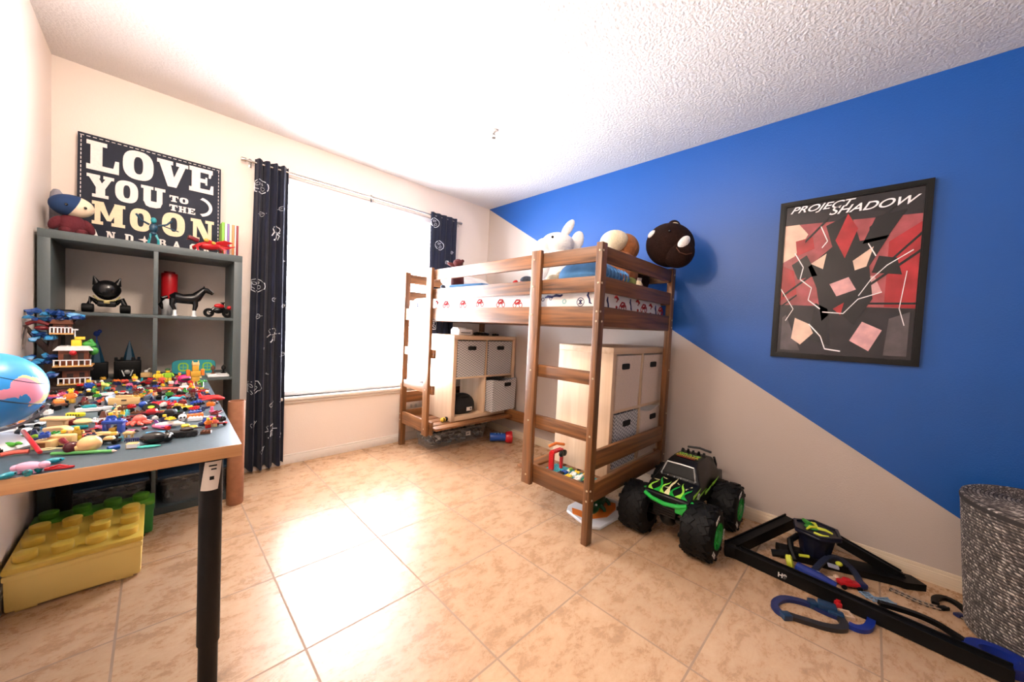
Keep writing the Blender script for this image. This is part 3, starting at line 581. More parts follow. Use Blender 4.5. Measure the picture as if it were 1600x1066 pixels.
def bolt_line(pts, w=.004):
    for (u0, v0), (u1, v1) in zip(pts, pts[1:]):
        d = math.hypot(u1-u0, v1-v0); nx, ny = -(v1-v0)/d*w, (u1-u0)/d*w
        decal([(u0+nx, v0+ny), (u0-nx, v0-ny), (u1-nx, v1-ny), (u1+nx, v1+ny)], 'white', 9)
bolt_line([(.10, .68), (.18, .58), (.16, .50), (.26, .44), (.24, .36), (.34, .30)]); bolt_line([(.0, .44), (.12, .30), (.06, .22)], .003)
bolt_line([(.26, .20), (.36, .12), (.40, .04), (.52, .03)]); bolt_line([(.36, .28), (.52, .27), (.62, .36), (.78, .40)], .003); bolt_line([(.96, .64), (.80, .56), (.70, .48), (.62, .38)], .003); bolt_line([(.93, .52), (.90, .30), (.94, .20)], .003); bolt_line([(.30, .84), (.36, .74), (.32, .70)], .004); bolt_line([(.66, .70), (.72, .62)], .004)
pp.text('PROJECT', .050, pk.index('white'), PM @ T(.045, .832, .002), depth=.0002, bold=.012, shear=.45, width=.275, align='LEFT')
pp.text('SHADOW', .058, pk.index('white'), PM @ T(.215, .796, .002), depth=.0002, bold=.012, shear=.45, width=.335, align='LEFT')
pp.build('poster_print', [pc[k] for k in pk], pf)

# ------------------------------------------------------------------ woven hamper
def rope_mat(name, radial, pitch):
    """rope rows with shade painted dark into the crevices between them and light flecks twisted into each row"""
    m = mat(name, rgb(92, 82, 78), .8); nt = m.node_tree; N = nt.nodes; L = nt.links
    def mth(op, a, b=None, c=None):
        n = N.new('ShaderNodeMath'); n.operation = op
        for k, v in enumerate((a, b, c)):
            if v is None: continue
            if isinstance(v, (int, float)): n.inputs[k].default_value = v
            else: L.new(v, n.inputs[k])
        return n.outputs[0]
    tc = N.new('ShaderNodeTexCoord'); sp = N.new('ShaderNodeSeparateXYZ'); L.new(tc.outputs['Object'], sp.inputs[0])
    ang = mth('ARCTAN2', sp.outputs[1], sp.outputs[0])
    d = mth('SQRT', mth('ADD', mth('MULTIPLY', sp.outputs[0], sp.outputs[0]), mth('MULTIPLY', sp.outputs[1], sp.outputs[1]))) if radial else sp.outputs[2]
    row = mth('DIVIDE', d, pitch); fr = mth('FRACT', row); cb = N.new('ShaderNodeCombineXYZ')
    L.new(mth('ADD', mth('MULTIPLY', ang, 26 if not radial else 20), mth('MULTIPLY', fr, 1.2)), cb.inputs[0]); L.new(mth('MULTIPLY', mth('FLOOR', row), 7.31), cb.inputs[1])
    n = N.new('ShaderNodeTexNoise'); n.inputs['Scale'].default_value = 1.0; n.inputs['Detail'].default_value = 1.5; L.new(cb.outputs[0], n.inputs[0])
    cr = N.new('ShaderNodeValToRGB'); e = cr.color_ramp; e.elements[0].position = .36; e.elements[0].color = rgb(58, 50, 46); e.elements[1].position = .66; e.elements[1].color = rgb(190, 178, 166)
    k_ = e.elements.new(.54); k_.color = rgb(106, 96, 90); L.new(n.outputs[0], cr.inputs[0])
    crevice_shade = mth('GREATER_THAN', mth('ABSOLUTE', mth('SUBTRACT', fr, .5)), .36)  # shade between the rope rows, put into the colour
    mx = N.new('ShaderNodeMix'); mx.data_type = 'RGBA'; L.new(crevice_shade, mx.inputs[0]); L.new(cr.outputs[0], mx.inputs[6]); mx.inputs[7].default_value = rgb(44, 38, 35)
    L.new(mx.outputs[2], N['Principled BSDF'].inputs['Base Color']); return m
hm = thing('laundry_hamper', 'tall grey rope laundry hamper with woven lid by the blue wall', 'hamper', (2.360, -.528, 0))
rows = 44; pr = []
for i in range(rows*4+1):
    t = i/(rows*4); r0 = .198+.038*t; pr.append((r0+.0042*abs(math.sin(PI*rows*t)), .003+.500*t))
MB().lathe([(r, z-.003) for r, z in pr], 0, 72).build('woven_body', rope_mat('grey_rope_rows', False, .500/44), hm, loc=(0, 0, .003))
pr = [(.0005, .012)]
for i in range(1, 22*4+1): t = i/88; pr.append((.232*t, .012+.0032*abs(math.sin(PI*22*t))-.004*t*t))
pr += [(.240, .004), (.243, -.008), (.241, -.020), (.232, -.022)]
MB().lathe(pr, 0, 72, cap=False).build('woven_lid', rope_mat('grey_rope_spiral', True, .232/22), hm, loc=(0, 0, .522), rot=(math.radians(1.5), math.radians(-2), 0))

# ------------------------------------------------------------------ cardboard tube
CARD = mat('brown_cardboard', rgb(164, 112, 82), .75, var=.12, scale=30)
tb = thing('cardboard_tube', 'tall brown cardboard tube standing between desk and curtain', 'tube', (.343, 2.615, 0))
MB().lathe([(.0395, 0), (.0415, .003), (.0415, .609), (.0395, .612), (.035, .612), (.035, .012), (.0005, .010)], 0, 32, cap=False).build('tube_wall', CARD, tb)

# ------------------------------------------------------------------ stud-topped toy bins under the desk
def stud_bin(label, x0, x1, y0, y1, h, body, lid, nx, ny):
    t = thing('brick_storage_bin', label, 'bin', ((x0+x1)/2, (y0+y1)/2, 0)); w, d = x1-x0, y1-y0
    b = MB(); b.box((0, 0, .006+h*.42), (w*.975, d*.97, h*.84), 0, None, .01, 2, taper=(1.015, 1.015)); b.box((0, 0, h*.78), (w, d, h*.13), 0, bev=.006)
    for sx in (-1, 1): b.box((sx*w*.35, -d*.40, .004), (.05, .04, .008))
    b.build('box', body, t)
    l = MB(); l.box((0, 0, h*.92), (w*1.01, d*1.01, h*.13), 0, bev=.008)
    for i in range(nx):
        for j in range(ny): l.cyl((-w/2+w*(i+.5)/nx, -d/2+d*(j+.5)/ny, h*.97), (-w/2+w*(i+.5)/nx, -d/2+d*(j+.5)/ny, h*.97+.030), .030, n=20, bev=.004)
    l.build('studded_lid', lid, t); return t
stud_bin('yellow brick-shaped storage bin with studded lid under the desk', -.381, -.030, 2.118, 2.478, .172, mat('yellow_bin_plastic', rgb(250, 220, 128), .4), mat('yellow_bin_lid', rgb(250, 212, 88), .3, trans=.25), 4, 3)
stud_bin('green brick-shaped storage bin behind the yellow one under the desk', -.378, .004, 2.492, 2.604, .172, mat('green_bin_plastic', rgb(40, 128, 52), .4), mat('green_bin_lid', rgb(88, 156, 44), .3, trans=.25), 4, 1)

# ------------------------------------------------------------------ clear plastic bins
CLEAR = mat('smoky_clear_plastic', rgb(190, 194, 196), .2, alpha=.26)
def clear_bin(label, loc, w, d, h, stuffcol, lid=None, seed=1, n=40):
    t = thing('clear_storage_bin', label, 'bin', loc)
    b = MB()
    def rr(sx, sy, r=.03): return oval(sx/2, sy/2, p=9, n=40)
    b.ring(rr(w*.93, d*.90), rr(w*.93-.006, d*.90-.006), .001)
    bw = bmesh.new(); n_ = 40; A = rr(w*.92, d*.90); B = rr(w, d); V = [[bw.verts.new((x, y, .003)) for x, y in A], [bw.verts.new((x, y, h)) for x, y in B]]
    for j in range(n_): bw.faces.new((V[0][j], V[0][(j+1) % n_], V[1][(j+1) % n_], V[1][j]))
    bw.faces.new(V[0][::-1]); bmesh.ops.recalc_face_normals(bw, faces=bw.faces); b._add(bw, 0)
    b.ring(rr(w+.02, d+.02), rr(w-.006, d-.006), .008, 0, T(0, 0, h-.004))
    b.build('tub', CLEAR, t)
    if lid: MB().box((0, 0, h+.012), (w+.02, d+.02, .018), bev=.006).build('lid', lid, t)
    R = random.Random(seed); c = MB()
    for i in range(n): c.ico((R.uniform(-.44, .44)*w, R.uniform(-.42, .42)*d, R.uniform(.02, h*.72)), (R.uniform(.012, .035), R.uniform(.012, .03), R.uniform(.008, .02)), R.randrange(len(stuffcol)), 1, .25, i)
    o = c.build('jumbled_contents', stuffcol, t); o['kind'] = 'stuff'
    return t
DARKM = mat('dark_contents', rgb(24, 24, 27), .6); GREYM = mat('grey_contents', rgb(110, 110, 112), .6); WHITEM = mat('white_contents', rgb(215, 212, 206), .5); BLUELID = mat('blue_lid', rgb(40, 66, 92), .4)
ub = clear_bin('long clear storage bin of dark odds and ends under the far bed ladder', (2.065, 2.842, .001), .69, .27, .135, [DARKM, DARKM, GREYM, GREYM, WHITEM], None, 3, 190)
g = MB(); g.box((.09, -.141, .07), (.055, .002, .04)); g.box((.085, -.1425, .07), (.03, .001, .012), 1); plabel(g.build('label', [mat('paper_label', rgb(226, 216, 204), .6), GREYM], ub, rot=(math.radians(-4), 0, 0)), 'white paper label')
clear_bin('clear lidded bin of dark things at the bottom right of the bookcase', (.175, 2.885, .0395), .30, .34, .15, [DARKM, DARKM, GREYM], BLUELID, 8, 40)
clear_bin('dark blue lidded bin at the bottom left of the bookcase', (-.18, 2.885, .0395), .31, .34, .16, [DARKM], BLUELID, 9, 40)

# ------------------------------------------------------------------ things on and around the far cube shelf
FZ = C1[2]+CH+.0005
FAB_BLK = mat('black_nylon', rgb(13, 13, 15), .7, bump=.2, bscale=60)
c = cell(C1, 0, 0)
bgk = thing('black_bag', 'black padded bag with white tag in the open cube of the far shelf', 'bag', (c[0]-.02, c[1]+.12, c[2]))
def bagfn(v): return Vector((math.copysign(abs(v.x)**.7, v.x), math.copysign(abs(v.y)**.8, v.y), v.z if v.z > 0 else v.z*.55))
MB().ell((0, 0, .057), (.14, .10, .125), 0, None, 24, bagfn).build('bag_body', FAB_BLK, bgk)
MB().tube([(-.10, -.05, .13), (-.05, -.075, .17), (.04, -.075, .165), (.09, -.055, .12)], .006).build('strap', FAB_BLK, bgk)
g = MB(); g.box((.03, -.105, .05), (.062, .002, .034)); g.box((.045, -.1065, .05), (.018, .001, .02), 1); plabel(g.build('tag', [mat('paper_label', rgb(226, 216, 204), .6), GREYM], bgk), 'white tag')
WPL = mat('white_plastic', rgb(236, 238, 240), .35)
wb = thing('white_game_box', 'white plastic electronic box on top of the far cube shelf', 'box', (2.02, 2.70, FZ))
MB().box((0, 0, .028), (.155, .13, .055), bev=.008).build('case', WPL, wb); MB().box((.0, -.0655, .024), (.11, .002, .006)).build('slot', HOLE, wb); MB().box((-.03, .0, .062), (.09, .09, .014), bev=.004).build('raised_lid', WPL, wb)
bk = mat('black_gloss_plastic', rgb(16, 16, 18), .25)
for i, (x, y, s, lb_) in enumerate(((2.20, 2.68, .05, 'black game controller beside the white box on the far shelf'), (2.31, 2.72, .045, 'black toy with gold flecks in the middle of the far shelf top'), (2.42, 2.68, .035, 'small black toy near the wall end of the far shelf top'))):
    t = thing(('game_controller', 'flecked_toy', 'small_toy')[i], lb_, 'toy', (x, y, FZ)); b = MB(); b.ell((0, 0, s*.35), (s, s*.6, s*.35), 0, None, 14); b.ell((-s*.8, -s*.2, s*.3), (s*.4, s*.5, s*.3)); b.ell((s*.8, -s*.2, s*.3), (s*.4, s*.5, s*.3)); b.build('shell', bk, t)
    g = MB(); R = random.Random(i)
    for q in range(5): g.ell((R.uniform(-.7, .7)*s, R.uniform(-.4, .2)*s, s*.66), .0045, 0, None, 8)
    g.build('buttons', [mat('gold_flecks', rgb(214, 184, 130), .3), WHITEM, mat('gold_flecks', rgb(214, 184, 130), .3)][i], t)
yb = thing('toy_bee', 'tiny yellow and black toy on the bed deck beside the far shelf', 'toy', (1.80, 2.62, .264))
b = MB(); b.ell((0, 0, .02), (.03, .018, .02)); b.build('body', mat('toy_yellow', rgb(238, 200, 70), .35), yb); b = MB(); b.ell((.03, 0, .022), (.018, .018, .02)); b.cyl((-.006, 0, .02), (.004, 0, .02), .0195); b.build('head_and_stripe', bk, yb)

# red and blue toy under the bed
rt = thing('toy_torch', 'red and blue chunky toy torch lying on the floor under the bed', 'toy', (2.40, 2.47, .058), rot=(0, 0, math.radians(52)))
TRED = mat('toy_red', rgb(190, 26, 34), .35); TBLU = mat('toy_blue', rgb(30, 76, 160), .35)
MB().cyl((0, -.02, 0), (0, .13, 0), .036, .040, n=22, bev=.004).build('barrel', TBLU, rt)
MB().cyl((0, -.085, 0), (0, -.02, 0), .058, .050, n=26, bev=.008).build('head', TRED, rt)
b = MB()
for i in range(3): b.box((0, .02+i*.03, .036), (.03, .012, .01), bev=.002)
b.build('grip', mat('toy_pale_blue', rgb(130, 170, 220), .4), rt)

# ------------------------------------------------------------------ soft toys and bedding on the loft bed
MZ = 1.346
FURW = mat('white_plush', rgb(244, 240, 236), .95, bump=.5, bscale=120, sheen=.3); FURB = mat('dark_brown_plush', rgb(38, 19, 12), .9, var=.25, scale=18, bump=.5, bscale=140, spec=.2)
FURC = mat('cream_plush', rgb(238, 220, 184), .95, bump=.6, bscale=90, sheen=.3); FURT = mat('tan_brown_plush', rgb(150, 88, 44), .95, var=.25, scale=25, bump=.6, bscale=100, sheen=.2)
EYE = mat('black_bead', rgb(10, 10, 10), .15); PINKP = mat('pale_pink_plush', rgb(232, 200, 190), .9)
AZ = math.atan2(RGT.y, RGT.x)
rb = thing('plush_rabbit', 'big white plush rabbit sitting on the loft bed', 'soft toy', (2.10, 1.68, MZ+.002), rot=AZ); rb.scale = (.96, .96, .93)
b = MB(); b.ell((.01, 0, .20), (.135, .125, .21), 0, None, 24); b.ell((-.11, -.05, .06), (.09, .05, .05)); b.ell((.12, -.05, .06), (.09, .05, .05)); b.ell((-.10, -.08, .22), (.045, .04, .11), 0, (0, .5, 0)); b.ell((.13, -.06, .22), (.045, .04, .11), 0, (0, -.5, 0)); b.build('body', FURW, rb)
b = MB(); b.ell((.0, 0, .435), (.125, .115, .085), 0, (0, .06, 0), 24); b.ell((-.105, -.01, .415), (.062, .07, .055), 0, None, 18); b.build('head', FURW, rb)
def ear(c, r, rot): MB().ell(c, r, 0, rot, 18).build('ear', FURW, rb)
ear((.070, 0, .555), (.035, .018, .085), (0, .52, 0)); ear((.150, .02, .465), (.05, .022, .085), (0, .25, 0))
for y in (-.108,): MB().ell((-.055, y, .458), .010, 0).build('eye', EYE, rb)
MB().ell((-.055, .106, .458), .010, 0).build('eye', EYE, rb); MB().ell((-.168, -.01, .425), (.010, .014, .009)).build('nose', PINKP, rb)

dg = thing('plush_dog', 'cream and tan plush dog behind the near end rail of the loft bed', 'soft toy', (2.185, 1.235, MZ+.012), rot=AZ)
b = MB(); b.ell((.02, 0, .15), (.12, .10, .17), 0, None, 22); b.ell((.10, -.09, .05), (.05, .06, .05)); b.ell((.0, -.10, .06), (.05, .06, .05)); b.build('body', FURT, dg)
MB().ell((-.035, -.02, .360), (.092, .085, .074), 0, (0, -.15, 0), 22).build('head', FURC, dg)
MB().ell((.060, .0, .335), (.075, .07, .090), 0, (0, -.5, 0), 20).build('ear', FURT, dg); b = MB(); b.ell((-.115, -.03, .335), (.022, .03, .02)); b.build('nose', EYE, dg)
g = MB(); g.box((.125, -.085, .105), (.035, .003, .028), 0, (.2, 0, .5)); plabel(g.build('tag', mat('paper_label', rgb(226, 216, 204), .6), dg), 'white tag')

br = thing('plush_bear', 'dark brown plush bear head hanging over the end rail by the wall', 'soft toy', (2.378, .972, 1.528), rot=AZ)
b = MB(); b.ell((0, 0, .175), (.152, .130, .140), 0, (0, .35, 0), 28); b.ell((.03, -.055, .12), (.10, .09, .10), 0, (0, .3, 0), 22); b.build('head', FURB, br)
b = MB(); b.ell((-.159, .177, -.03), (.10, .10, .13), 0, None, 22); b.build('body', FURB, br)
b = MB(); b.ell((.02, .0, .305), (.040, .025, .034), 0, (0, .2, 0), 16); b.build('ear', FURB, br); b = MB(); b.ell((.018, -.022, .303), (.024, .010, .016), 0, (0, .2, 0), 14); b.build('inner_ear', FURC, br)
b = MB(); b.ell((.030, -.124, .165), (.052, .026, .030), 0, (.1, -.85, .1), 18); b.build('snout_patch', FURW, br)
b = MB(); b.ell((-.128, -.02, .235), (.02, .03, .03), 0, (0, .7, 0), 14); b.build('cheek_patch', FURW, br)
b = MB(); b.ell((-.055, -.112, .235), .008); b.build('eye', EYE, br)
b = MB(); b.tube([(-.02, -.142, .13), (.0, -.146, .10), (.04, -.146, .088), (.08, -.136, .100)], .003); b.build('mouth_seam', mat('brown_thread', rgb(92, 54, 36), .8), br)

def pillowfn(v): return Vector((math.copysign(abs(v.x)**.55, v.x), math.copysign(abs(v.y)**.55, v.y), v.z*(1-.55*max(abs(v.x), abs(v.y))**3)))
DENIM = mat('blue_crumpled_cotton', rgb(72, 126, 178), .85, var=.18, scale=14, bump=.9, bscale=18)
pi_ = thing('blue_pillow', 'blue crumpled pillow at the near end of the loft bed', 'pillow', (1.832, 1.205, MZ-.002), rot=.05); pi_.scale = (1, 1, 1.22)
MB().ell((0, 0, .072), (.172, .155, .075), 0, None, 40, pillowfn).build('pillow_case', DENIM, pi_)
b = MB()
for i in range(9): a = -.16+.04*i; b.tube([(a, -.150, .05), (a+.012, -.158, .075), (a+.03, -.145, .10), (a+.05, -.11, .125)], [.003, .006, .006, .003], 0, 6)
b.build('creases', DENIM, pi_)
PALE = mat('pale_patterned_cotton', rgb(240, 226, 216), .9, var=.12, scale=16)
p2 = thing('pale_pillow', 'pale patterned pillow propped at the window end of the loft bed', 'pillow', (2.12, 2.76, MZ+.055), rot=(math.radians(28), 0, 0)); MB().ell((0, 0, .09), (.30, .15, .08), 0, None, 36, pillowfn).build('pillow_case', PALE, p2)
bl_ = thing('folded_blanket', 'blue and white folded blanket on the window half of the loft bed', 'blanket', (1.87, 2.22, MZ), rot=.08)
b = MB()
for i in range(3): b.box((.0, .02*i, .018+.030*i), (.36, .50-.06*i, .030), i % 2, None, .012, 3)
b.build('folds', [mat('blanket_blue', rgb(66, 120, 170), .9, bump=.4, bscale=40), mat('blanket_white', rgb(226, 228, 232), .9, bump=.4, bscale=40)], bl_)
def small_plush(name, label, loc, cols, parts, rz=AZ):
    t = thing(name, label, 'soft toy', loc, rot=rz)
    for pn, m, c, r, rot in parts: MB().ell(c, r, 0, rot, 16).build(pn, m, t)
PR = mat('red_plush', rgb(186, 34, 40), .9, bump=.4, bscale=90); PGY = mat('grey_blue_plush', rgb(78, 86, 98), .9, bump=.4, bscale=90); POL = mat('olive_plush', rgb(112, 118, 62), .9, bump=.4, bscale=90); PBR = mat('red_brown_plush', rgb(84, 28, 26), .9, bump=.4, bscale=90)
small_plush('plush_fish', 'small red plush with grey top beside the ladder post on the bed', (1.735, 1.645, MZ), 0, (('body', PR, (0, 0, .045), (.055, .04, .045), None), ('cap', PGY, (.01, 0, .088), (.045, .038, .03), None), ('tail', PR, (-.07, 0, .06), (.02, .012, .03), (0, .5, 0))))
small_plush('plush_lamb', 'small cream and black plush between ladder post and blue pillow', (1.735, 1.405, MZ), 0, (('body', FURC, (0, 0, .06), (.05, .035, .05), None), ('head', EYE, (-.03, -.03, .045), (.028, .03, .03), None), ('ear', FURC, (.03, -.02, .10), (.022, .018, .03), (0, .4, 0))))
small_plush('plush_turtle', 'small olive and cream plush behind the end rail of the bed', (2.060, 1.070, MZ), 0, (('body', POL, (0, 0, .06), (.05, .035, .055), None), ('head', FURC, (.045, -.01, .065), (.026, .024, .03), None), ('foot', FURC, (-.01, -.03, .02), (.02, .02, .018), None)))
small_plush('plush_doll', 'tiny red doll with dark cap at the window end of the bed', (1.70, 2.555, MZ), 0, (('body', PR, (0, 0, .035), (.025, .025, .035), None), ('cap', PGY, (0, 0, .085), (.022, .022, .02), None), ('head', PINKP, (0, 0, .068), (.020, .02, .02), None)))
small_plush('plush_monkey', 'dark red plush peeking above the guard rail near the curtain', (1.76, 2.44, MZ+.055), 0, (('body', PBR, (0, 0, .07), (.055, .045, .125), None), ('head', PBR, (0, 0, .225), (.042, .036, .035), None), ('arm', PBR, (-.05, 0, .212), (.04, .018, .016), (0, .3, 0)), ('ear', PBR, (.036, 0, .245), (.014, .012, .014), None)))

# ------------------------------------------------------------------ brick model on the near bed deck
PAL = {k: mat('brick_'+k, c, .3) for k, c in dict(red=rgb(196, 32, 34), blue=rgb(34, 74, 168), yellow=rgb(240, 202, 56), white=rgb(236, 232, 226), black=rgb(18, 18, 20), green=rgb(60, 150, 60), orange=rgb(236, 128, 48), teal=rgb(40, 150, 160), grey=rgb(150, 152, 156), lime=rgb(150, 204, 50), pink=rgb(228, 110, 150), brown=rgb(104, 62, 40), tan=rgb(228, 190, 130), purple=rgb(122, 72, 158), maroon=rgb(110, 22, 30), sky=rgb(92, 178, 226), peach=rgb(242, 188, 130), coral=rgb(232, 104, 88), magenta=rgb(206, 40, 120), navy=rgb(28, 36, 80), gold=rgb(206, 160, 60), mint=rgb(84, 204, 190)).items()}
def brick_bm(b, c, nx, ny, mi=0, u=.016, h=.0115, rz=0, studs=True):
    M = T(*c) @ RZ(rz); t = bmesh.new(); t2 = MB(); t2.box((0, 0, h/2), (nx*u, ny*u, h), 0, bev=.0006, seg=1)
    if studs:
        for i in range(nx):
            for j in range(ny): t2.cyl((-(nx-1)*u/2+i*u, -(ny-1)*u/2+j*u, h), (-(nx-1)*u/2+i*u, -(ny-1)*u/2+j*u, h+.0034), u*.3, n=8)
    t.free(); b._add(t2.bm, mi, M)
bm_ = thing('brick_model', 'brick model with red arch and dark wheels on the near bed deck', 'toy', (1.745, 1.215, .264), rot=.02)
b = MB(); brick_bm(b, (0, 0, 0), 9, 20, u=.0155, h=.006); b.build('baseplate', PAL['teal'], bm_)
R = random.Random(21)
for i in range(16):
    b = MB(); brick_bm(b, (-.045+.03*(i % 4), -.125+.052*(i//4)+R.uniform(-.006, .006), .0062), R.choice((1, 2)), R.choice((1, 2, 2)), rz=R.choice((0, PI/2))); b.build('brick', PAL[R.choice(['white', 'yellow', 'blue', 'black', 'lime', 'white', 'blue'])], bm_)
b = MB()
for z in range(9): brick_bm(b, (-.035, .115, .007+z*.0117), 1, 2); brick_bm(b, (.03, .09, .007+z*.0117), 1, 1)
brick_bm(b, (.0, .105, .007+9*.0117), 6, 2); b.build('arch', PAL['red'], bm_)
b = MB(); b.tube([(-.045, .02+.115, .145), (-.01, .105, .165), (.05, .09, .150)], .009); b.build('arch_top', PAL['orange'], bm_)
for x in (0.008, .038): b = MB(); b.cyl((x, .082, .105), (x, .068, .105), .019, n=18, bev=.003); b.cyl((x, .069, .105), (x, .067, .105), .009, n=12); b.build('wheel', bk, bm_)

# ------------------------------------------------------------------ white play board with green toy under the near bed end
pb = thing('play_board', 'white plastic play board with orange pools under the bed corner', 'toy', (1.955, 1.125, 0), rot=0)
P0 = [(-.10, .17), (-.155, .14), (-.19, .03), (-.205, -.06), (-.17, -.105), (.03, -.115), (.16, -.10), (.20, -.02), (.19, .14), (.10, .17)]
MB().prism(P0, .018, 0, None, .004).build('board', WPL, pb)
b = MB(); b.prism([(-.165, .09), (-.115, .13), (-.10, .07), (-.13, .0), (-.16, .03)], .004, 0, T(0, 0, .018)); b.prism([(-.13, -.02), (-.04, -.07), (.08, -.06), (.15, -.02), (.12, .05), (.0, .03)], .005, 0, T(0, 0, .018)); b.build('orange_pools', PAL['orange'], pb)
gt = thing('toy_crocodile', 'dark green toy crocodile lying on the white board under the bed', 'toy', (1.985, 1.165, .024), rot=.25)
DG = mat('dark_green_plastic', rgb(24, 78, 44), .4)
b = MB(); b.ell((0, 0, .03), (.10, .045, .03), 0, None, 20); b.ell((-.11, -.01, .026), (.055, .03, .018)); b.tube([(.08, 0, .03), (.13, .02, .024), (.17, .05, .014)], [.028, .016, .004]); b.build('body', DG, gt)
for x, y in ((-.05, -.05), (.05, -.05), (-.05, .05), (.05, .05)): b = MB(); b.tube([(x, y*.7, .03), (x-.005, y*1.2, .016), (x-.012, y*1.3, .006)], [.014, .011, .009]); b.build('leg', DG, gt)
b = MB()
for i in range(6): b.cyl((-.06+.026*i, 0, .054), (-.058+.026*i, 0, .070), .008, .001, n=6)
b.build('back_spikes', PAL['green'], gt); b = MB(); b.ell((-.09, -.02, .046), .007); b.ell((-.09, .005, .046), .007); b.build('eyes', WPL, gt)
wd = thing('folded_card', 'pale blue folded card leaning beneath the bed end behind the truck', 'card', (2.30, 1.07, 0), rot=.2)
MB().prism([(-.09, 0), (.09, 0), (.07, .16)], .002, 0, RX(PI/2-.25)).build('card_sheet', mat('pale_blue_card', rgb(166, 182, 206), .7), wd)
# ------------------------------------------------------------------ monster truck
TK = thing('monster_truck', 'big black and green toy monster truck on the floor beside the bed', 'toy truck', (2.20, .728, 0), world=True)
RUB = mat('black_rubber', rgb(11, 11, 12), .6, spec=.2); GRN = mat('bright_green_plastic', rgb(28, 168, 60), .3); LIMEF = mat('flame_lime', rgb(150, 220, 70), .35); TBK = mat('truck_black', rgb(8, 8, 9), .35, spec=.3); CREAMF = mat('flame_cream', rgb(232, 224, 170), .4); SILV = mat('silver_plastic', rgb(168, 168, 166), .35, .4)
WR, WW = .132, .152
def wheel(cx, cy, side):
    t = MB(); prof = [(.062, -.5), (.085, -.5), (.112, -.47), (.126, -.40), (.130, -.2), (.1305, 0), (.130, .2), (.126, .40), (.112, .47), (.085, .5), (.062, .5)]
    M = T(cx, cy, WR) @ RX(PI/2)
    t.lathe([(r, z*WW) for r, z in prof], 0, 40, M, cap=False)
    for i in range(20):
        a = 2*PI*i/20
        for s_ in (-1, 1):
            aa = a+(.157 if s_ > 0 else 0)
            t.box((0, 0, 0), (.034, .052, .007), 0, None, .002, 1)
            vs = t.bm.verts[:]; vs = vs[-24:] if len(vs) >= 24 else vs
            Mx = M @ RZ(aa) @ T(.1305, 0, s_*.033) @ RY(PI/2) @ RZ(s_*.55) @ RX(PI/2) @ RX(-PI/2)
            bmesh.ops.transform(t.bm, matrix=Mx, verts=vs)
        t.box((0, 0, 0), (.016, .020, .012), 0, None, .002, 1); bmesh.ops.transform(t.bm, matrix=M @ RZ(a+.07) @ T(.122, 0, (.43 if i % 2 else -.43)*WW) @ RY(PI/2), verts=t.bm.verts[:][-24:])
    tire = t.build('wheel', RUB, TK)
    h = MB(); Ms = T(cx, cy+side*(WW*.5-.022), WR) @ RX(-PI/2*side)
    h.lathe([(.066, .024), (.064, .012), (.050, .004), (.030, .012), (.028, .022), (.012, .026), (.0005, .026)], 0, 28, Ms, cap=False)
    for i in range(6): h.box((0, 0, 0), (.044, .014, .012), 0, None, .003, 1); bmesh.ops.transform(h.bm, matrix=Ms @ RZ(i*PI/3) @ T(.040, 0, .012), verts=h.bm.verts[:][-24:])
    h.build('hub', GRN, tire)
    w = MB()
    for i in range(3):
        Mt = T(cx, cy+side*(WW*.5+.0005), WR) @ (FACE_Y if side < 0 else RZ(PI) @ FACE_Y) @ RZ(2*PI*i/3+.3) @ T(0, .082, 0)
        w.text('BKT', .030, 0, Mt, .0008, .02)
    plabel(w.build('lettering', WHITEM, tire), 'white tyre lettering')
for x in (1.985, 2.405):
    for y, s_ in ((.560, -1), (.896, 1)): wheel(x, y, s_)
b = MB()
for x in (1.985, 2.405): b.cyl((x, .60, WR), (x, .86, WR), .016, n=12); b.ell((x, .728, WR), (.045, .045, .045), 0, None, 14)
b.bx(1.99, 2.44, .685, .771, .140, .185, bev=.01); b.bx(2.0, 2.42, .66, .80, .185, .215, bev=.008)
b.build('chassis', TBK, TK)
def shock(x, y, sx):
    b = MB(); b.cyl((x, y, WR+.01), (x+sx*.05, .728+(y-.728)*.8, .255), .006, n=8)
    for k in range(7): f_ = .25+.09*k; b.cyl((x+sx*.05*f_, y+(.728+(y-.728)*.8-y)*f_, WR+.01+(.115)*f_), (x+sx*.05*(f_+.04), y+(.728+(y-.728)*.8-y)*(f_+.04), WR+.01+.115*(f_+.04)), .012, n=10)
    b.build('shock_absorber', SILV, TK)
for x, s_ in ((1.965, 1), (2.445, -1)):
    for y in (.655, .801): shock(x, y, s_)
# body shell: side profile (x, z) swept across, narrower at the roof
prof = [(1.925, .200), (1.930, .262), (2.000, .292), (2.085, .312), (2.120, .388), (2.175, .408), (2.345, .408), (2.405, .392), (2.420, .320), (2.485, .306), (2.490, .225), (2.300, .205)]
def half(z, x): return .122-.050*max(0, (z-.30)/.108) - .006*(x < 1.96)
b = bmesh.new(); A = [b.verts.new((x, .728-half(z, x), z)) for x, z in prof]; B = [b.verts.new((x, .728+half(z, x), z)) for x, z in prof]
b.faces.new(A); b.faces.new(B[::-1]); n_ = len(prof)
for j in range(n_): b.faces.new((A[j], B[j], B[(j+1) % n_], A[(j+1) % n_]))
bmesh.ops.recalc_face_normals(b, faces=b.faces); bmesh.ops.bevel(b, geom=b.edges[:], offset=.006, segments=2, affect='EDGES', profile=.5)
q = MB(); q._add(b, 0); shell = q.build('body_shell', TBK, TK)
def surfz(x):
    for (x0, z0), (x1, z1) in zip(prof[1:7], prof[2:8]):
        if x0 <= x <= x1: return z0+(z1-z0)*(x-x0)/(x1-x0)
    return .408
fl = MB(); R = random.Random(4)
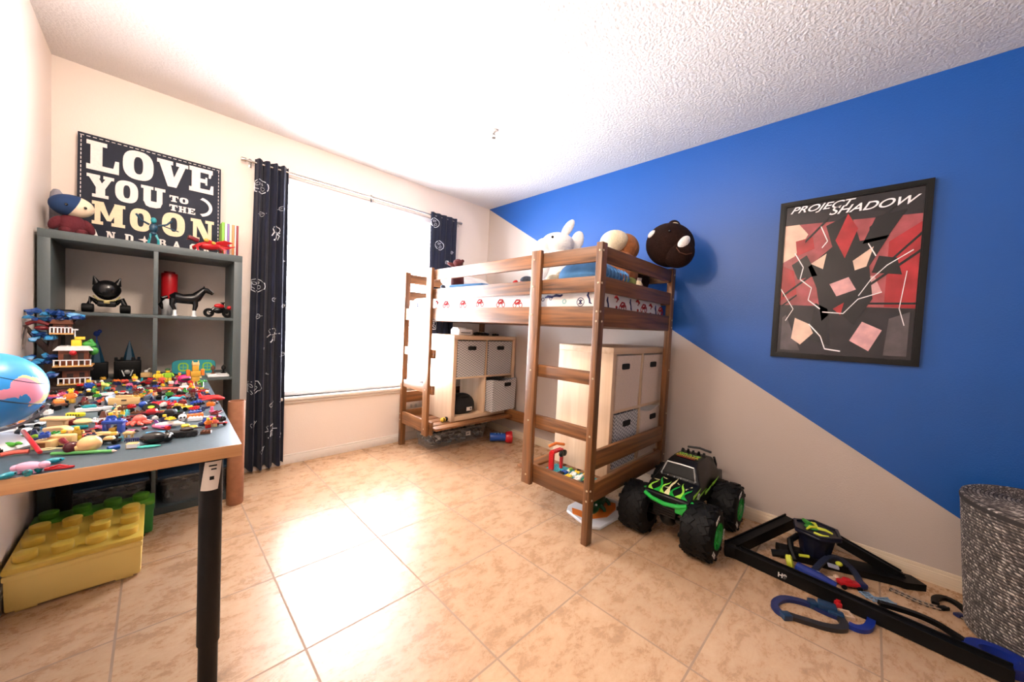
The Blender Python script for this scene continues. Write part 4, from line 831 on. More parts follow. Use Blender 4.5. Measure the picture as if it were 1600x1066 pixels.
def flame(x0, y0, L_, w, mi, sway):
    pts = []
    for i in range(9): t_ = i/8; pts.append((x0+L_*t_, y0+sway*math.sin(t_*5)*.012, w*(1-t_)*(.7+.3*math.cos(t_*9))))
    for (xa, ya, wa), (xb, yb, wb) in zip(pts, pts[1:]):
        t = bmesh.new(); t.faces.new([t.verts.new(v) for v in ((xa, ya-wa, surfz(xa)+.0045), (xb, yb-wb-.0004, surfz(xb)+.0045), (xb, yb+wb+.0004, surfz(xb)+.0045), (xa, ya+wa, surfz(xa)+.0045))]); bmesh.ops.recalc_face_normals(t, faces=t.faces); bmesh.ops.solidify(t, geom=t.faces[:], thickness=.001); fl._add(t, mi)
for y0, L_, w, mi, sw in ((.640, .085, .016, 0, 1), (.672, .115, .018, 1, -1), (.702, .09, .014, 0, 1), (.728, .145, .016, 2, .4), (.756, .10, .015, 1, 1), (.786, .12, .017, 0, -1), (.815, .08, .014, 1, 1)): flame(1.940, y0, L_, w, mi, sw)
fl.build('hood_flames', [GRN, LIMEF, CREAMF], shell)
b = MB(); b.tube([(1.922, .618, .250), (1.912, .66, .236), (1.908, .728, .228), (1.912, .796, .236), (1.922, .838, .250)], .011, n=10); b.box((1.925, .645, .222), (.03, .055, .045), 0, None, .005); b.bx(1.95, 2.02, .596, .612, .215, .265, bev=.004); b.bx(1.95, 2.02, .844, .860, .215, .265, bev=.004); b.build('front_bumper', GRN, TK)
b = MB(); b.bx(1.918, 1.932, .67, .79, .160, .222, bev=.004)
for k in range(4): b.bx(1.914, 1.920, .68, .776, .168+.013*k, .173+.013*k)
b.build('grille', TBK, TK)
t = bmesh.new(); t.faces.new([t.verts.new(v) for v in ((2.092, .628, .330), (2.092, .828, .330), (2.118, .798, .382), (2.118, .658, .382))]); bmesh.ops.solidify(t, geom=t.faces[:], thickness=.004); q = MB(); q._add(t, 0)
g = MB()
for y in (.635, .821): g.tube([(2.086, y, .322), (2.112, .728+(y-.728)*.78, .388)], .0045, n=6)
g.tube([(2.112, .655, .389), (2.108, .728, .392), (2.112, .801, .389)], .0045, n=6)
bmesh.ops.translate(q.bm, vec=(-.006, 0, .002), verts=q.bm.verts)
for i in range(6): g.ell((2.080, .640+.035*i, .322), .0035, 0, None, 6)
q.build('windshield', mat('dark_glass', rgb(12, 13, 15), .3, spec=.25), TK); g.build('windshield_frame', SILV, TK)
g = MB(); Mr = T(2.235, .728, .4115) @ RZ(-PI/2)
g.box((2.235, .728, .4105), (.085, .135, .003), 2)
g.text('GRAVE', .040, 0, Mr @ T(0, .004, .0025), .0006, .01, width=.115); g.text('DIGGER', .040, 1, Mr @ T(0, -.031, .0025), .0006, .01, width=.12)
g.box((2.190, .728, .4125), (.006, .10, .001), 3)
g.build('roof_graphic', [LIMEF, mat('roof_gold', rgb(214, 178, 60), .4), mat('roof_dark_green', rgb(24, 44, 26), .4), mat('toy_red', rgb(190, 26, 34), .35)], shell)
def plate(x0, x1, z0, z1, m, nm, ybase): q = MB(); q.box(((x0+x1)/2, ybase, (z0+z1)/2), (x1-x0, .003, z1-z0), 0, (math.radians(-14), 0, 0)); q.build(nm, m, shell)
g = MB()
for x0, z0, L_ in ((1.97, .275, .11), (2.02, .25, .16), (2.16, .245, .12), (2.28, .26, .12)): g.prism([(0, 0), (L_*.6, .012), (L_, .030), (L_*.5, .022), (0, .020)], .001, 0, T(x0, .728-.1225, z0) @ FACE_Y)
g.build('side_flames', LIMEF, shell)
g = MB()
for i, (x, y, L_) in enumerate(((2.00, .650, .03), (2.03, .695, .028), (2.05, .768, .03), (2.02, .800, .03), (1.985, .735, .025), (2.045, .640, .02))): g.prism([(0, 0), (L_*.5, .004), (L_, 0), (L_*.6, .010), (.002, .007)], .001, 0, T(x, y, surfz(x+.01)+.0045) @ RZ(.6*i))
g.build('hood_flecks', CREAMF, shell)
g = MB(); g.lathe([(.018, 0), (.018, .002), (.009, .002)], 0, 18, T(2.05, .6045, .268) @ RX(PI/2), cap=False); g.box((2.24, .648, .360), (.07, .002, .012), 0, (-.46, 0, 0)); plabel(g.build('side_emblem', WHITEM, shell), 'white ring emblem')
q = MB()
for x in (2.13, 2.30): pass
q.box((2.215, .6535, .350), (.13, .003, .040), 0, (math.radians(-25), 0, 0)); q.build('side_window', mat('dark_glass', rgb(12, 13, 15), .3, spec=.25), TK)
b = MB()
for y in (.64, .816):
    b.tube([(2.41, y, .39), (2.455, y, .34), (2.475, y, .235)], .007, n=8)
b.tube([(2.42, .66, .412), (2.43, .728, .418), (2.42, .796, .412)], .007, n=8); b.build('roll_bar', TBK, TK)
b = MB()
for k in range(5): b.cyl((2.31+.012*(k % 2), .668+.03*k, .408), (2.315, .668+.03*k, .428), .010, .006, n=10)
b.build('roof_lights', TBK, shell)

# ------------------------------------------------------------------ toy race track set
TRK = mat('black_track_plastic', rgb(7, 7, 8), .5, spec=.22); NBL = mat('navy_track_plastic', rgb(12, 30, 84), .4); CBL = mat('cobalt_track_plastic', rgb(14, 42, 128), .38)
YEL = mat('neon_yellow_plastic', rgb(208, 216, 60), .4)
ts = thing('track_launcher_set', 'black and blue toy track launcher with yellow star on the floor by the hamper', 'toy track', (2.2, .1, 0), world=True)
def beam(p0, p1, w, h, name, m=TRK, rail=True):
    p0 = Vector(p0); p1 = Vector(p1); b = MB(); b.tube([p0, p1], 0, 0, flat=(w, h))
    if rail:
        d = (p1-p0).normalized(); s = d.cross(Vector((0, 0, 1))).normalized()
        for k in (-1, 1): b.tube([p0+s*k*(w/2-.003)+Vector((0, 0, h/2+.003)), p1+s*k*(w/2-.003)+Vector((0, 0, h/2+.003))], 0, 0, flat=(.006, .010))
    return b.build(name, m, ts)
fb = beam((2.115, .462, .026), (2.050, -.395, .026), .052, .046, 'front_beam')
g = MB(); g.text('H9', .028, 0, T(2.0695, .235, .018) @ FACE_X, .0008, .03); plabel(g.build('lettering', WHITEM, fb), 'white lettering on the black beam')
beam((2.125, .455, .030), (2.520, .270, .112), .055, .046, 'raised_beam')
beam((2.470, .070, .115), (2.520, -.160, .022), .048, .034, 'sloping_beam')
beam((2.330, .290, .018), (2.500, -.130, .018), .095, .032, 'base_plank', rail=False)
b = MB(); b.prism([(2.45, -.10), (2.54, -.12), (2.555, -.19), (2.505, -.235), (2.455, -.17)], .030, 0, T(0, 0, .002)); b.build('pointed_end', TRK, ts)
b = MB(); b.box((2.118, .450, .028), (.07, .07, .056), 0, (0, 0, .3), .006); b.build('corner_joint', TRK, ts)
HX, HY = 2.415, .150
def hexa(r, a0=.2, sx=1.0, sy=1.0): return [(HX+r*sx*math.cos(a0+i*PI/3), HY+r*sy*math.sin(a0+i*PI/3)) for i in range(6)]
b = MB(); b.lathe([(.060, .034), (.066, .06), (.078, .125), (.082, .140)], 0, 10, T(HX, HY, 0)); b.box((HX-.03, HY-.02, .075), (.05, .05, .05), 0, (0, 0, .4), .006); tw = b.build('tower', mat('dark_navy_plastic', rgb(10, 14, 38), .4), ts)
b = MB(); b.prism(hexa(.105), .016, 0, T(0, 0, .140), .004); b.ring(hexa(.104), hexa(.090), .008, 0, T(0, 0, .156)); b.build('hexagon_top', mat('dark_navy_plastic', rgb(10, 14, 38), .4), ts)
b = MB()
for i in range(3): a = .3+i*2*PI/3; b.tube([(HX, HY, .164), (HX+.035*math.cos(a), HY+.035*math.sin(a), .170), (HX+.062*math.cos(a+.15), HY+.062*math.sin(a+.15), .162)], [.008, .007, .004], 0, 8)
b.tube([(HX-.06, HY+.005, .160), (HX-.066, HY-.03, .160), (HX-.055, HY-.05, .160)], .006, 0, 8); b.build('star_spinner', YEL, ts)
b = MB(); b.tube([(HX+.02, HY+.03, .163), (HX+.055, HY+.06, .165)], [.014, .008], 0, 8); b.ell((HX, HY+.02, .160), (.03, .03, .006)); b.build('green_disc', PAL['green'], ts)
b = MB(); b.ell((2.345, .055, .055), (.014, .014, .010)); b.tube([(2.30, .20, .045), (2.325, .165, .045)], .007); b.build('yellow_buttons', YEL, ts)
b = MB(); b.tube([(2.40, .22, .10), (2.345, .245, .085), (2.31, .235, .055), (2.285, .215, .02)], .014, n=8); b.tube([(2.285, .31, .012), (2.30, .26, .025), (2.34, .20, .03)], .018, n=8); b.build('lever_arm', TRK, ts)
bl2 = thing('toy_blaster', 'cobalt blue toy with neon yellow ring lying against the black beam', 'toy', (2.185, .150, 0), world=True)
b = MB(); b.tube([(2.205, .195, .030), (2.175, .105, .030), (2.172, .055, .024)], [.024, .026, .020], 0, 10); b.build('body', CBL, bl2)
b = MB(); b.lathe([(.022, 0), (.030, .004), (.030, .022), (.022, .026), (.017, .020), (.017, .004)], 0, 20, T(2.215, .240, .032) @ RY(.5) @ RX(PI/2-.3), cap=False); b.build('ring', YEL, bl2)
b = MB(); b.box((2.175, .285, .012), (.03, .04, .022), 0, (0, 0, .4), .004); b.build('teal_end', PAL['teal'], bl2)

def track(name, label, pts, w, m, h=.012, closed=False, extra=()):
    t = thing(name, label, 'toy track', (pts[0][0], pts[0][1], 0), world=True)
    P = [Vector((x, y, z if z else h/2+.001)) for x, y, z in pts]
    # smooth the polyline
    for _ in range(2):
        Q = []; k = len(P)
        for i in range(k if closed else k-1): a, b_ = P[i], P[(i+1) % k]; Q += [a*.75+b_*.25, a*.25+b_*.75]
        P = Q if closed else [P[0]]+Q+[P[-1]]
    b = MB(); b.tube(P, 0, 0, flat=(w, h), closed=closed); b.build('track_strip', m, t)
    for nm, fn, mm_ in extra: q = MB(); fn(q); q.build(nm, mm_, t)
    return t
Z = lambda x, y, z=0.0: (on_z(x, y, .008).x, on_z(x, y, .008).y, z)
track('curved_track', 'navy blue curved toy track loop in front of the long black beam', [Z(1318, 968), Z(1285, 955), Z(1262, 943), Z(1225, 934), Z(1208, 943), Z(1214, 955), Z(1226, 962)], .026, NBL, .014,
      extra=(('clip', lambda q: q.box(Z(1228, 964, .012), (.03, .035, .022), 0, (0, 0, .8), .003), mat('petrol_plastic', rgb(16, 50, 82), .35)), ('clip', lambda q: q.box(Z(1270, 946, .014), (.04, .03, .026), 0, (0, 0, .5), .004), mat('petrol_plastic', rgb(16, 50, 82), .35)), ('motor_box', lambda q: (q.box(Z(1292, 953, .018), (.045, .06, .032), 0, (0, 0, .2), .005), q.box(Z(1306, 962, .014), (.03, .05, .022), 0, (0, 0, .2), .005)), mat('petrol_plastic', rgb(20, 62, 100), .35))))
track('dark_track', 'dark ribbed toy track lying in front of the blue loop', [Z(1230, 962), Z(1262, 972), Z(1295, 982), Z(1318, 984), Z(1320, 976), Z(1312, 966)], .026, mat('charcoal_plastic', rgb(30, 30, 34), .45), .016)
track('blue_hook_track', 'cobalt blue hook-shaped toy track end near the beam middle', [Z(1326, 977), Z(1340, 984), Z(1356, 984), Z(1362, 972), Z(1361, 956)], .026, CBL, .016)
t = thing('toy_buckle', 'small beige square toy frame between the blue track ends', 'toy', tuple(on_z(1322, 962, 0)), rot=.5); b = MB(); b.ring([(-.022, -.02), (.022, -.02), (.022, .02), (-.022, .02)], [(-.013, -.011), (.013, -.011), (.013, .011), (-.013, .011)], .010, 0, None); b.build('frame', mat('beige_plastic', rgb(206, 176, 150), .5), t)
t = thing('red_toy_piece', 'small red plastic toy piece next to the beam', 'toy', tuple(on_z(1309, 950, 0)), rot=.4); b = MB(); b.box((0, 0, .014), (.03, .022, .026), 0, None, .006); b.cyl((0, 0, .026), (0, 0, .034), .008, n=12); b.build('block', TRED, t)
track('grey_arch_track', 'grey and black arched toy track behind the beam', [Z(1268, 900, .02), Z(1285, 889, .05), Z(1300, 884, .06), Z(1318, 890, .05), Z(1332, 897, .03), Z(1343, 907), Z(1346, 918)], .024, mat('slate_plastic', rgb(34, 40, 60), .45), .012,
      extra=(('pale_clip', lambda q: (q.box(tuple(on_z(1274, 896, .034)), (.03, .045, .012), 0, (0, 0, .6), .002), q.box(tuple(on_z(1302, 885, .064)), (.03, .04, .008), 0, (0, 0, .2), .002)), mat('pale_grey_plastic', rgb(150, 150, 162), .45)),))
rc = thing('red_toy_car', 'red and navy toy car inside the arched grey track', 'toy car', tuple(on_z(1325, 918, 0)), rot=-.95)
b = MB(); b.box((0, 0, .020), (.085, .036, .020), 0, None, .007); b.box((-.005, 0, .034), (.04, .030, .016), 0, None, .006, 2, (.7, .8)); b.build('body', TRED, rc); b = MB(); b.box((.052, 0, .020), (.035, .036, .024), 0, None, .006); b.build('nose', PAL['navy'], rc)
for x in (-.028, .034):
    for y in (-.019, .019): b = MB(); b.cyl((x, y-.004, .010), (x, y+.004, .010), .010, n=14); b.build('wheel', RUB, rc)
t = thing('beige_figure', 'small beige toy animal on the floor beside the red car', 'toy', tuple(on_z(1298, 911, 0)), rot=-.6); b = MB(); b.ell((0, 0, .016), (.030, .016, .014), 0, None, 14); b.ell((.03, 0, .024), (.013, .012, .012)); b.build('body', mat('beige_plastic', rgb(206, 176, 150), .5), t)
for x in (-.016, .016):
    for y in (-.010, .010): b = MB(); b.cyl((x, y, 0), (x, y, .012), .005, n=8); b.build('leg', mat('beige_plastic', rgb(206, 176, 150), .5), t)
def ribbed(name, label, pts, w, m, m2, pitch=.016):
    t = thing(name, label, 'toy track', (pts[0][0], pts[0][1], 0), world=True); P = [Vector((x, y, .005)) for x, y, _ in pts]
    for _ in range(2):
        Q = [P[0]]
        for a, b_ in zip(P, P[1:]): Q += [a*.75+b_*.25, a*.25+b_*.75]
        P = Q+[P[-1]]
    r = MB(); s = MB(); acc = 0
    for k in (-1, 1):
        r.tube([p+((P[min(i+1, len(P)-1)]-P[max(i-1, 0)]).normalized().cross(Vector((0, 0, 1))))*k*w*.42+Vector((0, 0, .003)) for i, p in enumerate(P)], .0026, 0, 6)
    for a, b_ in zip(P, P[1:]):
        d = (b_-a); Ln = d.length; x = acc
        while x < Ln: p = a+d*(x/Ln); s.box(p, (pitch*.45, w, .005), 0, (0, 0, math.atan2(d.y, d.x))); x += pitch
        acc = x-Ln
    r.build('rails', m, t); s.build('sleepers', m2, t); return t
GB = mat('grey_blue_plastic', rgb(120, 146, 170), .4)
ribbed('sleeper_track', 'short curved grey-blue toy train track near the beam', [Z(1350, 925), Z(1362, 935), Z(1376, 939), Z(1394, 939)], .040, GB, GB, .014)
ribbed('thin_rail_track', 'thin grey toy rail leading towards the hamper', [Z(1392, 920), Z(1415, 930), Z(1440, 942), Z(1468, 950)], .026, mat('pale_rail', rgb(150, 130, 112), .5), mat('dark_sleepers', rgb(60, 52, 46), .6), .018)
ribbed('hamper_rail_track', 'thin grey toy rail curving along the foot of the hamper', [Z(1508, 966), Z(1535, 985), Z(1565, 1006), Z(1600, 1030)], .030, mat('pale_rail', rgb(150, 130, 112), .5), mat('dark_sleepers', rgb(60, 52, 46), .6), .016)
track('black_hook_track', 'small black hooked toy track touching the hamper', [Z(1462, 944), Z(1459, 936), Z(1472, 933), Z(1492, 941), Z(1508, 954), Z(1516, 964)], .022, TRK, .014)
for i, (x, y, lb_) in enumerate(((1474, 953, 'small black connector at the end of the thin rail'), (1499, 964, 'small navy connector between thin rail and hamper'))):
    t = thing('track_connector', lb_, 'toy', tuple(on_z(x, y, 0)), rot=-.7); b = MB(); b.box((0, 0, .007), (.036, .022, .013), 0, None, .004); b.cyl((.018, 0, .007), (.026, 0, .007), .004, n=8); b.build('clip', (TRK, PAL['navy'])[i], t)
track('side_curve_track', 'long black curved track strip joining the blue end ramp', [Z(1372, 958, .05), Z(1420, 970, .045), Z(1460, 981, .03), Z(1490, 996, .02), Z(1508, 1008, .02)], .022, TRK, .016)
er = thing('end_ramp', 'cobalt blue looped toy ramp at the end of the long black beam', 'toy track', tuple(on_z(1550, 1030, 0)), world=True)
b = MB(); o2 = [on_z(x, y, .02) for x, y in ((1500, 1006), (1512, 1022), (1530, 1036), (1546, 1040), (1540, 1026), (1524, 1016))]; b.prism([(p.x, p.y) for p in o2], .034, 0, T(0, 0, .002), .004)
c_ = on_z(1560, 1030, .02); ring_ = [(c_.x+.062*math.cos(a), c_.y+.062*math.sin(a)*1.25) for a in [2*PI*i/22 for i in range(22)]]; rin = [(c_.x+.034*math.cos(a), c_.y+.034*math.sin(a)*1.35) for a in [2*PI*i/22 for i in range(22)]]
b.ring(ring_, rin, .036, 0, T(0, 0, .002)); b.build('ramp', CBL, er)
b = MB(); b.tube([tuple(on_z(1575, 1040, .02)), tuple(on_z(1590, 1052, .015)), tuple(on_z(1606, 1062, .012))], .016, 0, 10); b.build('tongue', NBL, er)

# ------------------------------------------------------------------ things on top of the bookcase
TZ = SH+.0005
gb = thing('grey_bolster', 'grey plush bolster standing on the far left of the bookcase top', 'soft toy', (-.350, 2.93, TZ)); MB().lathe([(.028, 0), (.032, .01), (.029, .08), (.026, .17), (.020, .215), (.010, .232), (.0005, .235)], 0, 20, RX(0) @ RY(-.04), sy=.8).build('body', mat('grey_plush', rgb(138, 134, 142), .95, bump=.4, bscale=100), gb)
dl = thing('plush_doll', 'round two-tone navy and cream plush doll with maroon body on the bookcase', 'soft toy', (-.298, 2.83, TZ), rot=.25); dl.scale = (1, 1, 1.06)
MAR = mat('maroon_knit', rgb(92, 24, 34), .9, bump=.4, bscale=90); SKN = mat('cream_felt', rgb(236, 214, 184), .9); NCAP = mat('navy_felt', rgb(26, 56, 98), .9)
b = MB(); b.ell((0, 0, .048), (.048, .036, .052), 0, None, 18); b.build('jumper', MAR, dl)
for s_ in (-1, 1): MB().ell((s_*.052, -.005, .048), (.020, .018, .036), 0, (0, -.5*s_, 0), 14).build('arm', MAR, dl); MB().ell((s_*.026, -.030, .016), (.022, .026, .016), 0, None, 14).build('foot', MAR, dl)
MB().ell((0, 0, .135), (.074, .060, .050), 0, None, 24).build('head', SKN, dl)
cp = MB(); cp.ell((0, .0, .1352), (.0755, .0615, .0515), 0, None, 32); bmesh.ops.bisect_plane(cp.bm, geom=cp.bm.verts[:]+cp.bm.edges[:]+cp.bm.faces[:], plane_co=(.004, 0, .140), plane_no=(1, .1, -.45), clear_outer=True); cp.build('navy_side', NCAP, dl)
for s_ in (-1, 1): MB().ell((.004+s_*.030, -.0565, .130), (.006, .005, .006), 0, None, 12).build('eye', EYE, dl)
def posable(name, label, loc, m1, m2, s=1.0, rz=0, pose=0, accents=()):
    """small jointed toy figure about 14 cm high at s=1"""
    t = thing(name, label, 'toy figure', loc, rot=rz)
    P = lambda *p: tuple(v*s for v in p)
    b = MB(); b.ell(P(0, 0, .085), P(.016, .011, .022), 0, None, 12); b.ell(P(0, 0, .058), P(.012, .010, .010)); b.build('torso', m1, t)
    MB().ell(P(0, 0, .120), P(.011, .011, .014), 0, None, 12).build('head', m2, t)
    for k in (-1, 1):
        b = MB(); b.tube([P(k*.016, 0, .098), P(k*(.030+.01*pose), -.006*pose, .082+.02*pose), P(k*(.034+.02*pose), -.016, .070+.045*pose)], [.005*s, .004*s, .0045*s], 0, 8); b.build('arm', m1, t)
        b = MB(); b.tube([P(k*.008, 0, .055), P(k*.015, -.008, .030), P(k*.018, 0, .004)], [.006*s, .005*s, .005*s], 0, 8); b.ell(P(k*.018, -.004, .004), P(.006, .010, .004)); b.build('leg', m2, t)
    for nm, fn, m in accents: b = MB(); fn(b, s); b.build(nm, m, t)
    return t
posable('toy_figure', 'small teal action figure with raised arm standing before the sign', (-.012, 2.80, TZ), mat('dark_teal_plastic', rgb(24, 62, 84), .35), PAL['teal'], 1.15, .2, 1.4, (('staff', lambda b, s: b.tube([(.03*s, -.016*s, .10*s), (.085*s, -.02*s, .085*s)], .0025*s), mat('dark_teal_plastic', rgb(24, 62, 84), .35)), ('green_base', lambda b, s: b.lathe([(.03*s, 0), (.026*s, .006*s)], 0, 14), PAL['teal'])))
rd2 = thing('toy_dragon', 'red spiky robot dragon toy on the right of the bookcase top', 'toy', (.222, 2.80, TZ), rot=.15)
b = MB(); b.ell((0, 0, .045), (.055, .028, .024), 0, (0, -.1, 0), 14); b.box((.0, -.012, .066), (.05, .03, .022), 0, (.2, .3, .2), .005); b.build('body', TRED, rd2)
b = MB(); b.box((-.075, -.01, .070), (.05, .026, .022), 0, (0, .3, .1), .006, 2); b.prism([(-.105, .06), (-.085, .085), (-.07, .066)], .008, 0, FACE_Y); b.build('head', PAL['maroon'], rd2)
for x, sx in ((-.045, -1), (.045, 1)):
    for sy in (-1, 1): b = MB(); b.tube([(x, sy*.018, .045), (x+sx*.02, sy*.036, .030), (x+sx*.014, sy*.042, .004)], [.010, .008, .006], 0, 8); b.build('leg', TRED, rd2)
for sy in (-1, 1): b = MB(); b.prism([(0, 0), (.05, .028), (.095, .020), (.065, .004), (.085, -.012), (.03, -.004)], .004, 0, T(.015, sy*.012, .065) @ RX(PI/2-.5*sy)); b.build('wing', TRED, rd2)
b = MB(); b.tube([(.05, 0, .045), (.085, 0, .048), (.125, 0, .066)], [.012, .008, .002], 0, 8); b.build('tail', TRED, rd2)
b = MB(); b.ell((-.02, -.03, .072), (.012, .008, .010)); b.ell((.012, -.032, .062), (.010, .008, .009)); b.build('gold_plates', PAL['gold'], rd2)
for i, (w, h, c, lb_) in enumerate(((.014, .212, rgb(130, 190, 60), 'green book at the left end of the bookcase-top row'), (.012, .204, rgb(238, 234, 226), 'white book second in the bookcase-top row'), (.010, .208, rgb(140, 110, 178), 'purple book third in the bookcase-top row'), (.012, .202, rgb(240, 226, 196), 'cream book fourth in the bookcase-top row'), (.012, .206, rgb(226, 150, 90), 'orange book fifth in the bookcase-top row'), (.008, .203, rgb(248, 244, 240), 'thin white book sixth in the bookcase-top row'), (.011, .206, rgb(140, 30, 40), 'dark red book at the right end of the bookcase-top row'))):
    x = .284+sum((.014, .012, .010, .012, .012, .008, .011)[:i])+.0006*i
    t = thing('book', lb_, 'book', (x, 2.86, TZ)); q = MB(); q.bx(0, w, 0, .002, 0, h, bev=.0005); q.bx(0, .0014, 0, .12, 0, h); q.bx(w-.0014, w, 0, .12, 0, h); q.build('cover', mat('book_cover_%d' % i, c, .5), t); MB().bx(.0016, w-.0016, .003, .117, .003, h-.003).build('pages', WHITEM, t)

# ------------------------------------------------------------------ things on the bookcase shelves
Z3 = SHZ[2]+.0165; Z2 = SHZ[1]+.0165
eb = thing('eared_toy_buggy', 'black toy buggy with two-pointed dome in the upper left cube of the bookcase', 'toy', (-.182, 2.845, Z3), rot=.05)
def domefn(v): return Vector((v.x*(1-.15*max(0, -v.z)), v.y, v.z))
d = MB(); d.ell((0, 0, .118), (.052, .045, .052), 0, None, 24, domefn); dm = d.build('dome', bk, eb)
for s_ in (-1, 1): d = MB(); d.cyl((s_*.034, 0, .145), (s_*.047, 0, .187), .018, .002, n=12); d.build('point', bk, dm)
d = MB(); d.box((0, 0, .045), (.07, .06, .03), 0, None, .01); d.build('chassis', bk, eb); d = MB(); d.tube([(-.046, -.022, .085), (-.03, -.040, .066), (0, -.046, .060), (.03, -.040, .066), (.046, -.022, .085)], .004); d.box((0, -.046, .056), (.022, .008, .018), 0, None, .003); d.build('collar', mat('olive_gold_trim', rgb(176, 164, 110), .4, .3), eb)
for s_ in (-1, 1):
    d = MB(); d.tube([(s_*.03, 0, .05), (s_*.055, -.01, .07), (s_*.066, -.015, .03)], .013, 0, 10); d.build('fender', bk, eb)
    for y in (-.035, .035): d = MB(); d.cyl((s_*.045, y, .022), (s_*.085, y, .022), .022, n=18, bev=.005); d.build('wheel', RUB, eb)
pd = thing('black_puck', 'flat black disc at the left edge of the upper left cube', 'toy', (-.315, 2.80, Z3)); MB().lathe([(.03, 0), (.032, .003), (.030, .007), (.0005, .008)], 0, 20).build('disc', TRK, pd)
rcn = thing('red_can', 'red and white can standing at the back of the upper right cube', 'can', (.056, 2.93, Z3), rot=0)
MB().cyl((0, 0, .095), (0, 0, .245), .036, n=24, bev=.004).build('red_sleeve', TRED, rcn); MB().cyl((0, 0, .0), (0, 0, .095), .034, n=24, bev=.002).build('white_base', WPL, rcn); MB().cyl((0, 0, .245), (0, 0, .255), .025, n=20).build('lid', mat('toy_dark_red', rgb(120, 16, 22), .35), rcn)
hs = thing('toy_horse', 'black toy horse with white blaze and socks in the upper right cube', 'toy horse', (.120, 2.80, Z3), rot=.1)
b = MB(); b.tube([(-.062, 0, .098), (-.045, 0, .104), (-.01, 0, .098), (.025, 0, .100), (.048, 0, .112), (.068, 0, .140), (.082, 0, .158)], [.018, .031, .027, .031, .027, .019, .015], 0, 14)
b.tube([(.080, 0, .158), (.096, 0, .157), (.116, 0, .145), (.124, 0, .138)], [.014, .015, .010, .008], 0, 12)
for x, k in ((-.050, -1), (-.046, 1), (.038, -1), (.044, 1)): b.tube([(x, k*.012, .095), (x+(-.008 if x < 0 else .004), k*.013, .062), (x+(.004 if x < 0 else -.002), k*.013, .032)], [.020 if x < 0 else .015, .011, .0075], 0, 10)
b.build('body', bk, hs)
for x, k in ((-.046, -1), (-.042, 1), (.036, -1), (.042, 1)): q = MB(); q.cyl((x, k*.013, .006), (x, k*.013, .034), .009, .008, n=10); q.cyl((x, k*.013, 0), (x, k*.013, .008), .012, .009, n=10); q.build('sock', WPL, hs)
q = MB(); q.tube([(-.074, 0, .106), (-.094, 0, .096), (-.102, 0, .06), (-.094, 0, .034)], [.008, .012, .011, .004], 0, 10); q.build('tail', bk, hs)
q = MB(); q.prism([(.046, .128), (.068, .162), (.080, .178), (.084, .168), (.074, .150), (.058, .130)], .008, 0, T(0, .004, 0) @ FACE_Y); q.build('mane', bk, hs)
q = MB(); q.tube([(.094, -.002, .1685), (.110, -.002, .1585), (.123, -.002, .1475)], [.004, .005, .004], 0, 8); q.build('blaze', WPL, hs)
for k in (-1, 1): q = MB(); q.cyl((.083, k*.008, .168), (.082, k*.010, .182), .004, .001, n=8); q.build('ear', bk, hs)
mc = thing('toy_motorbike', 'small black and red toy motorbike right of the horse', 'toy', (.268, 2.80, Z3), rot=.2)
for x in (-.045, .045): q = MB(); q.lathe([(.012, -.008), (.024, -.008), (.027, 0), (.024, .008), (.012, .008)], 0, 18, T(x, 0, .027) @ RX(PI/2), cap=False); q.build('wheel', RUB, mc)
q = MB(); q.tube([(-.045, 0, .027), (-.02, 0, .055), (.025, 0, .058), (.045, 0, .027)], .008, 0, 8); q.tube([(.025, 0, .058), (.022, 0, .088)], .006); q.tube([(.022, -.025, .090), (.022, .025, .090)], .004); q.ell((0, 0, .042), (.026, .014, .018)); q.build('frame', bk, mc)
q = MB(); q.ell((.005, 0, .070), (.026, .014, .014)); q.ell((.055, -.004, .062), (.014, .012, .012)); q.build('fairing', TRED, mc)
# lower row
fs = thing('toy_fortress', 'black toy fortress with two teal spires in the lower left cube of the bookcase', 'toy', (-.155, 2.86, Z2))
DT = mat('dark_teal_plastic', rgb(24, 62, 84), .35)
q = MB(); q.box((-.06, 0, .045), (.075, .07, .09), 0, None, .006); q.box((.05, -.01, .050), (.10, .08, .10), 0, None, .008); q.box((.05, -.055, .03), (.06, .02, .05), 0, None, .004)
for x in (.008, .03, .07, .092): q.box((x, -.04, .108), (.012, .012, .02), 0, None, .002)
q.build('walls', TRK, fs)
for x in (-.06, .055): q = MB(); q.lathe([(.026, .09), (.022, .11), (.012, .16), (.001, .205)], 0, 6, T(x, 0, 0)); q.build('spire', DT, fs)
q = MB(); q.ell((.05, -.066, .04), (.012, .006, .012)); q.tube([(.03, -.068, .05), (.04, -.078, .02)], .003); q.tube([(.07, -.068, .05), (.062, -.078, .02)], .003); q.build('silver_crest', SILV, fs)
q = MB(); q.tube([(-.062, -.01, .19), (-.062, -.01, .235)], .002); q.ell((-.062, -.01, .240), (.012, .008, .014)); q.ell((-.052, -.01, .252), (.008, .006, .010)); q.build('blue_flag', PAL['blue'], fs)
sk = thing('skateboard_deck', 'blue toy skateboard deck leaning upright in the lower right cube', 'toy', (.170, 2.90, Z2), rot=(math.radians(-8), 0, 0))
q = MB(); q.prism([(x, .045+y) for x, y in oval(.100, .043, p=5, n=40)], .008, 0, FACE_Y, .002); q.build('deck', PAL['teal'], sk)
for x in (-.05, .06): q = MB(); q.ring([(x+a, .045+b_) for a, b_ in oval(.024, .026, n=16)], [(x+a, .045+b_) for a, b_ in oval(.017, .019, n=16)], .001, 0, T(0, -.008, 0) @ FACE_Y); q.box((x, -.0085, .045), (.003, .001, .05)); q.box((x, -.0085, .045), (.045, .001, .003)); q.build('yellow_print', PAL['lime'], sk)
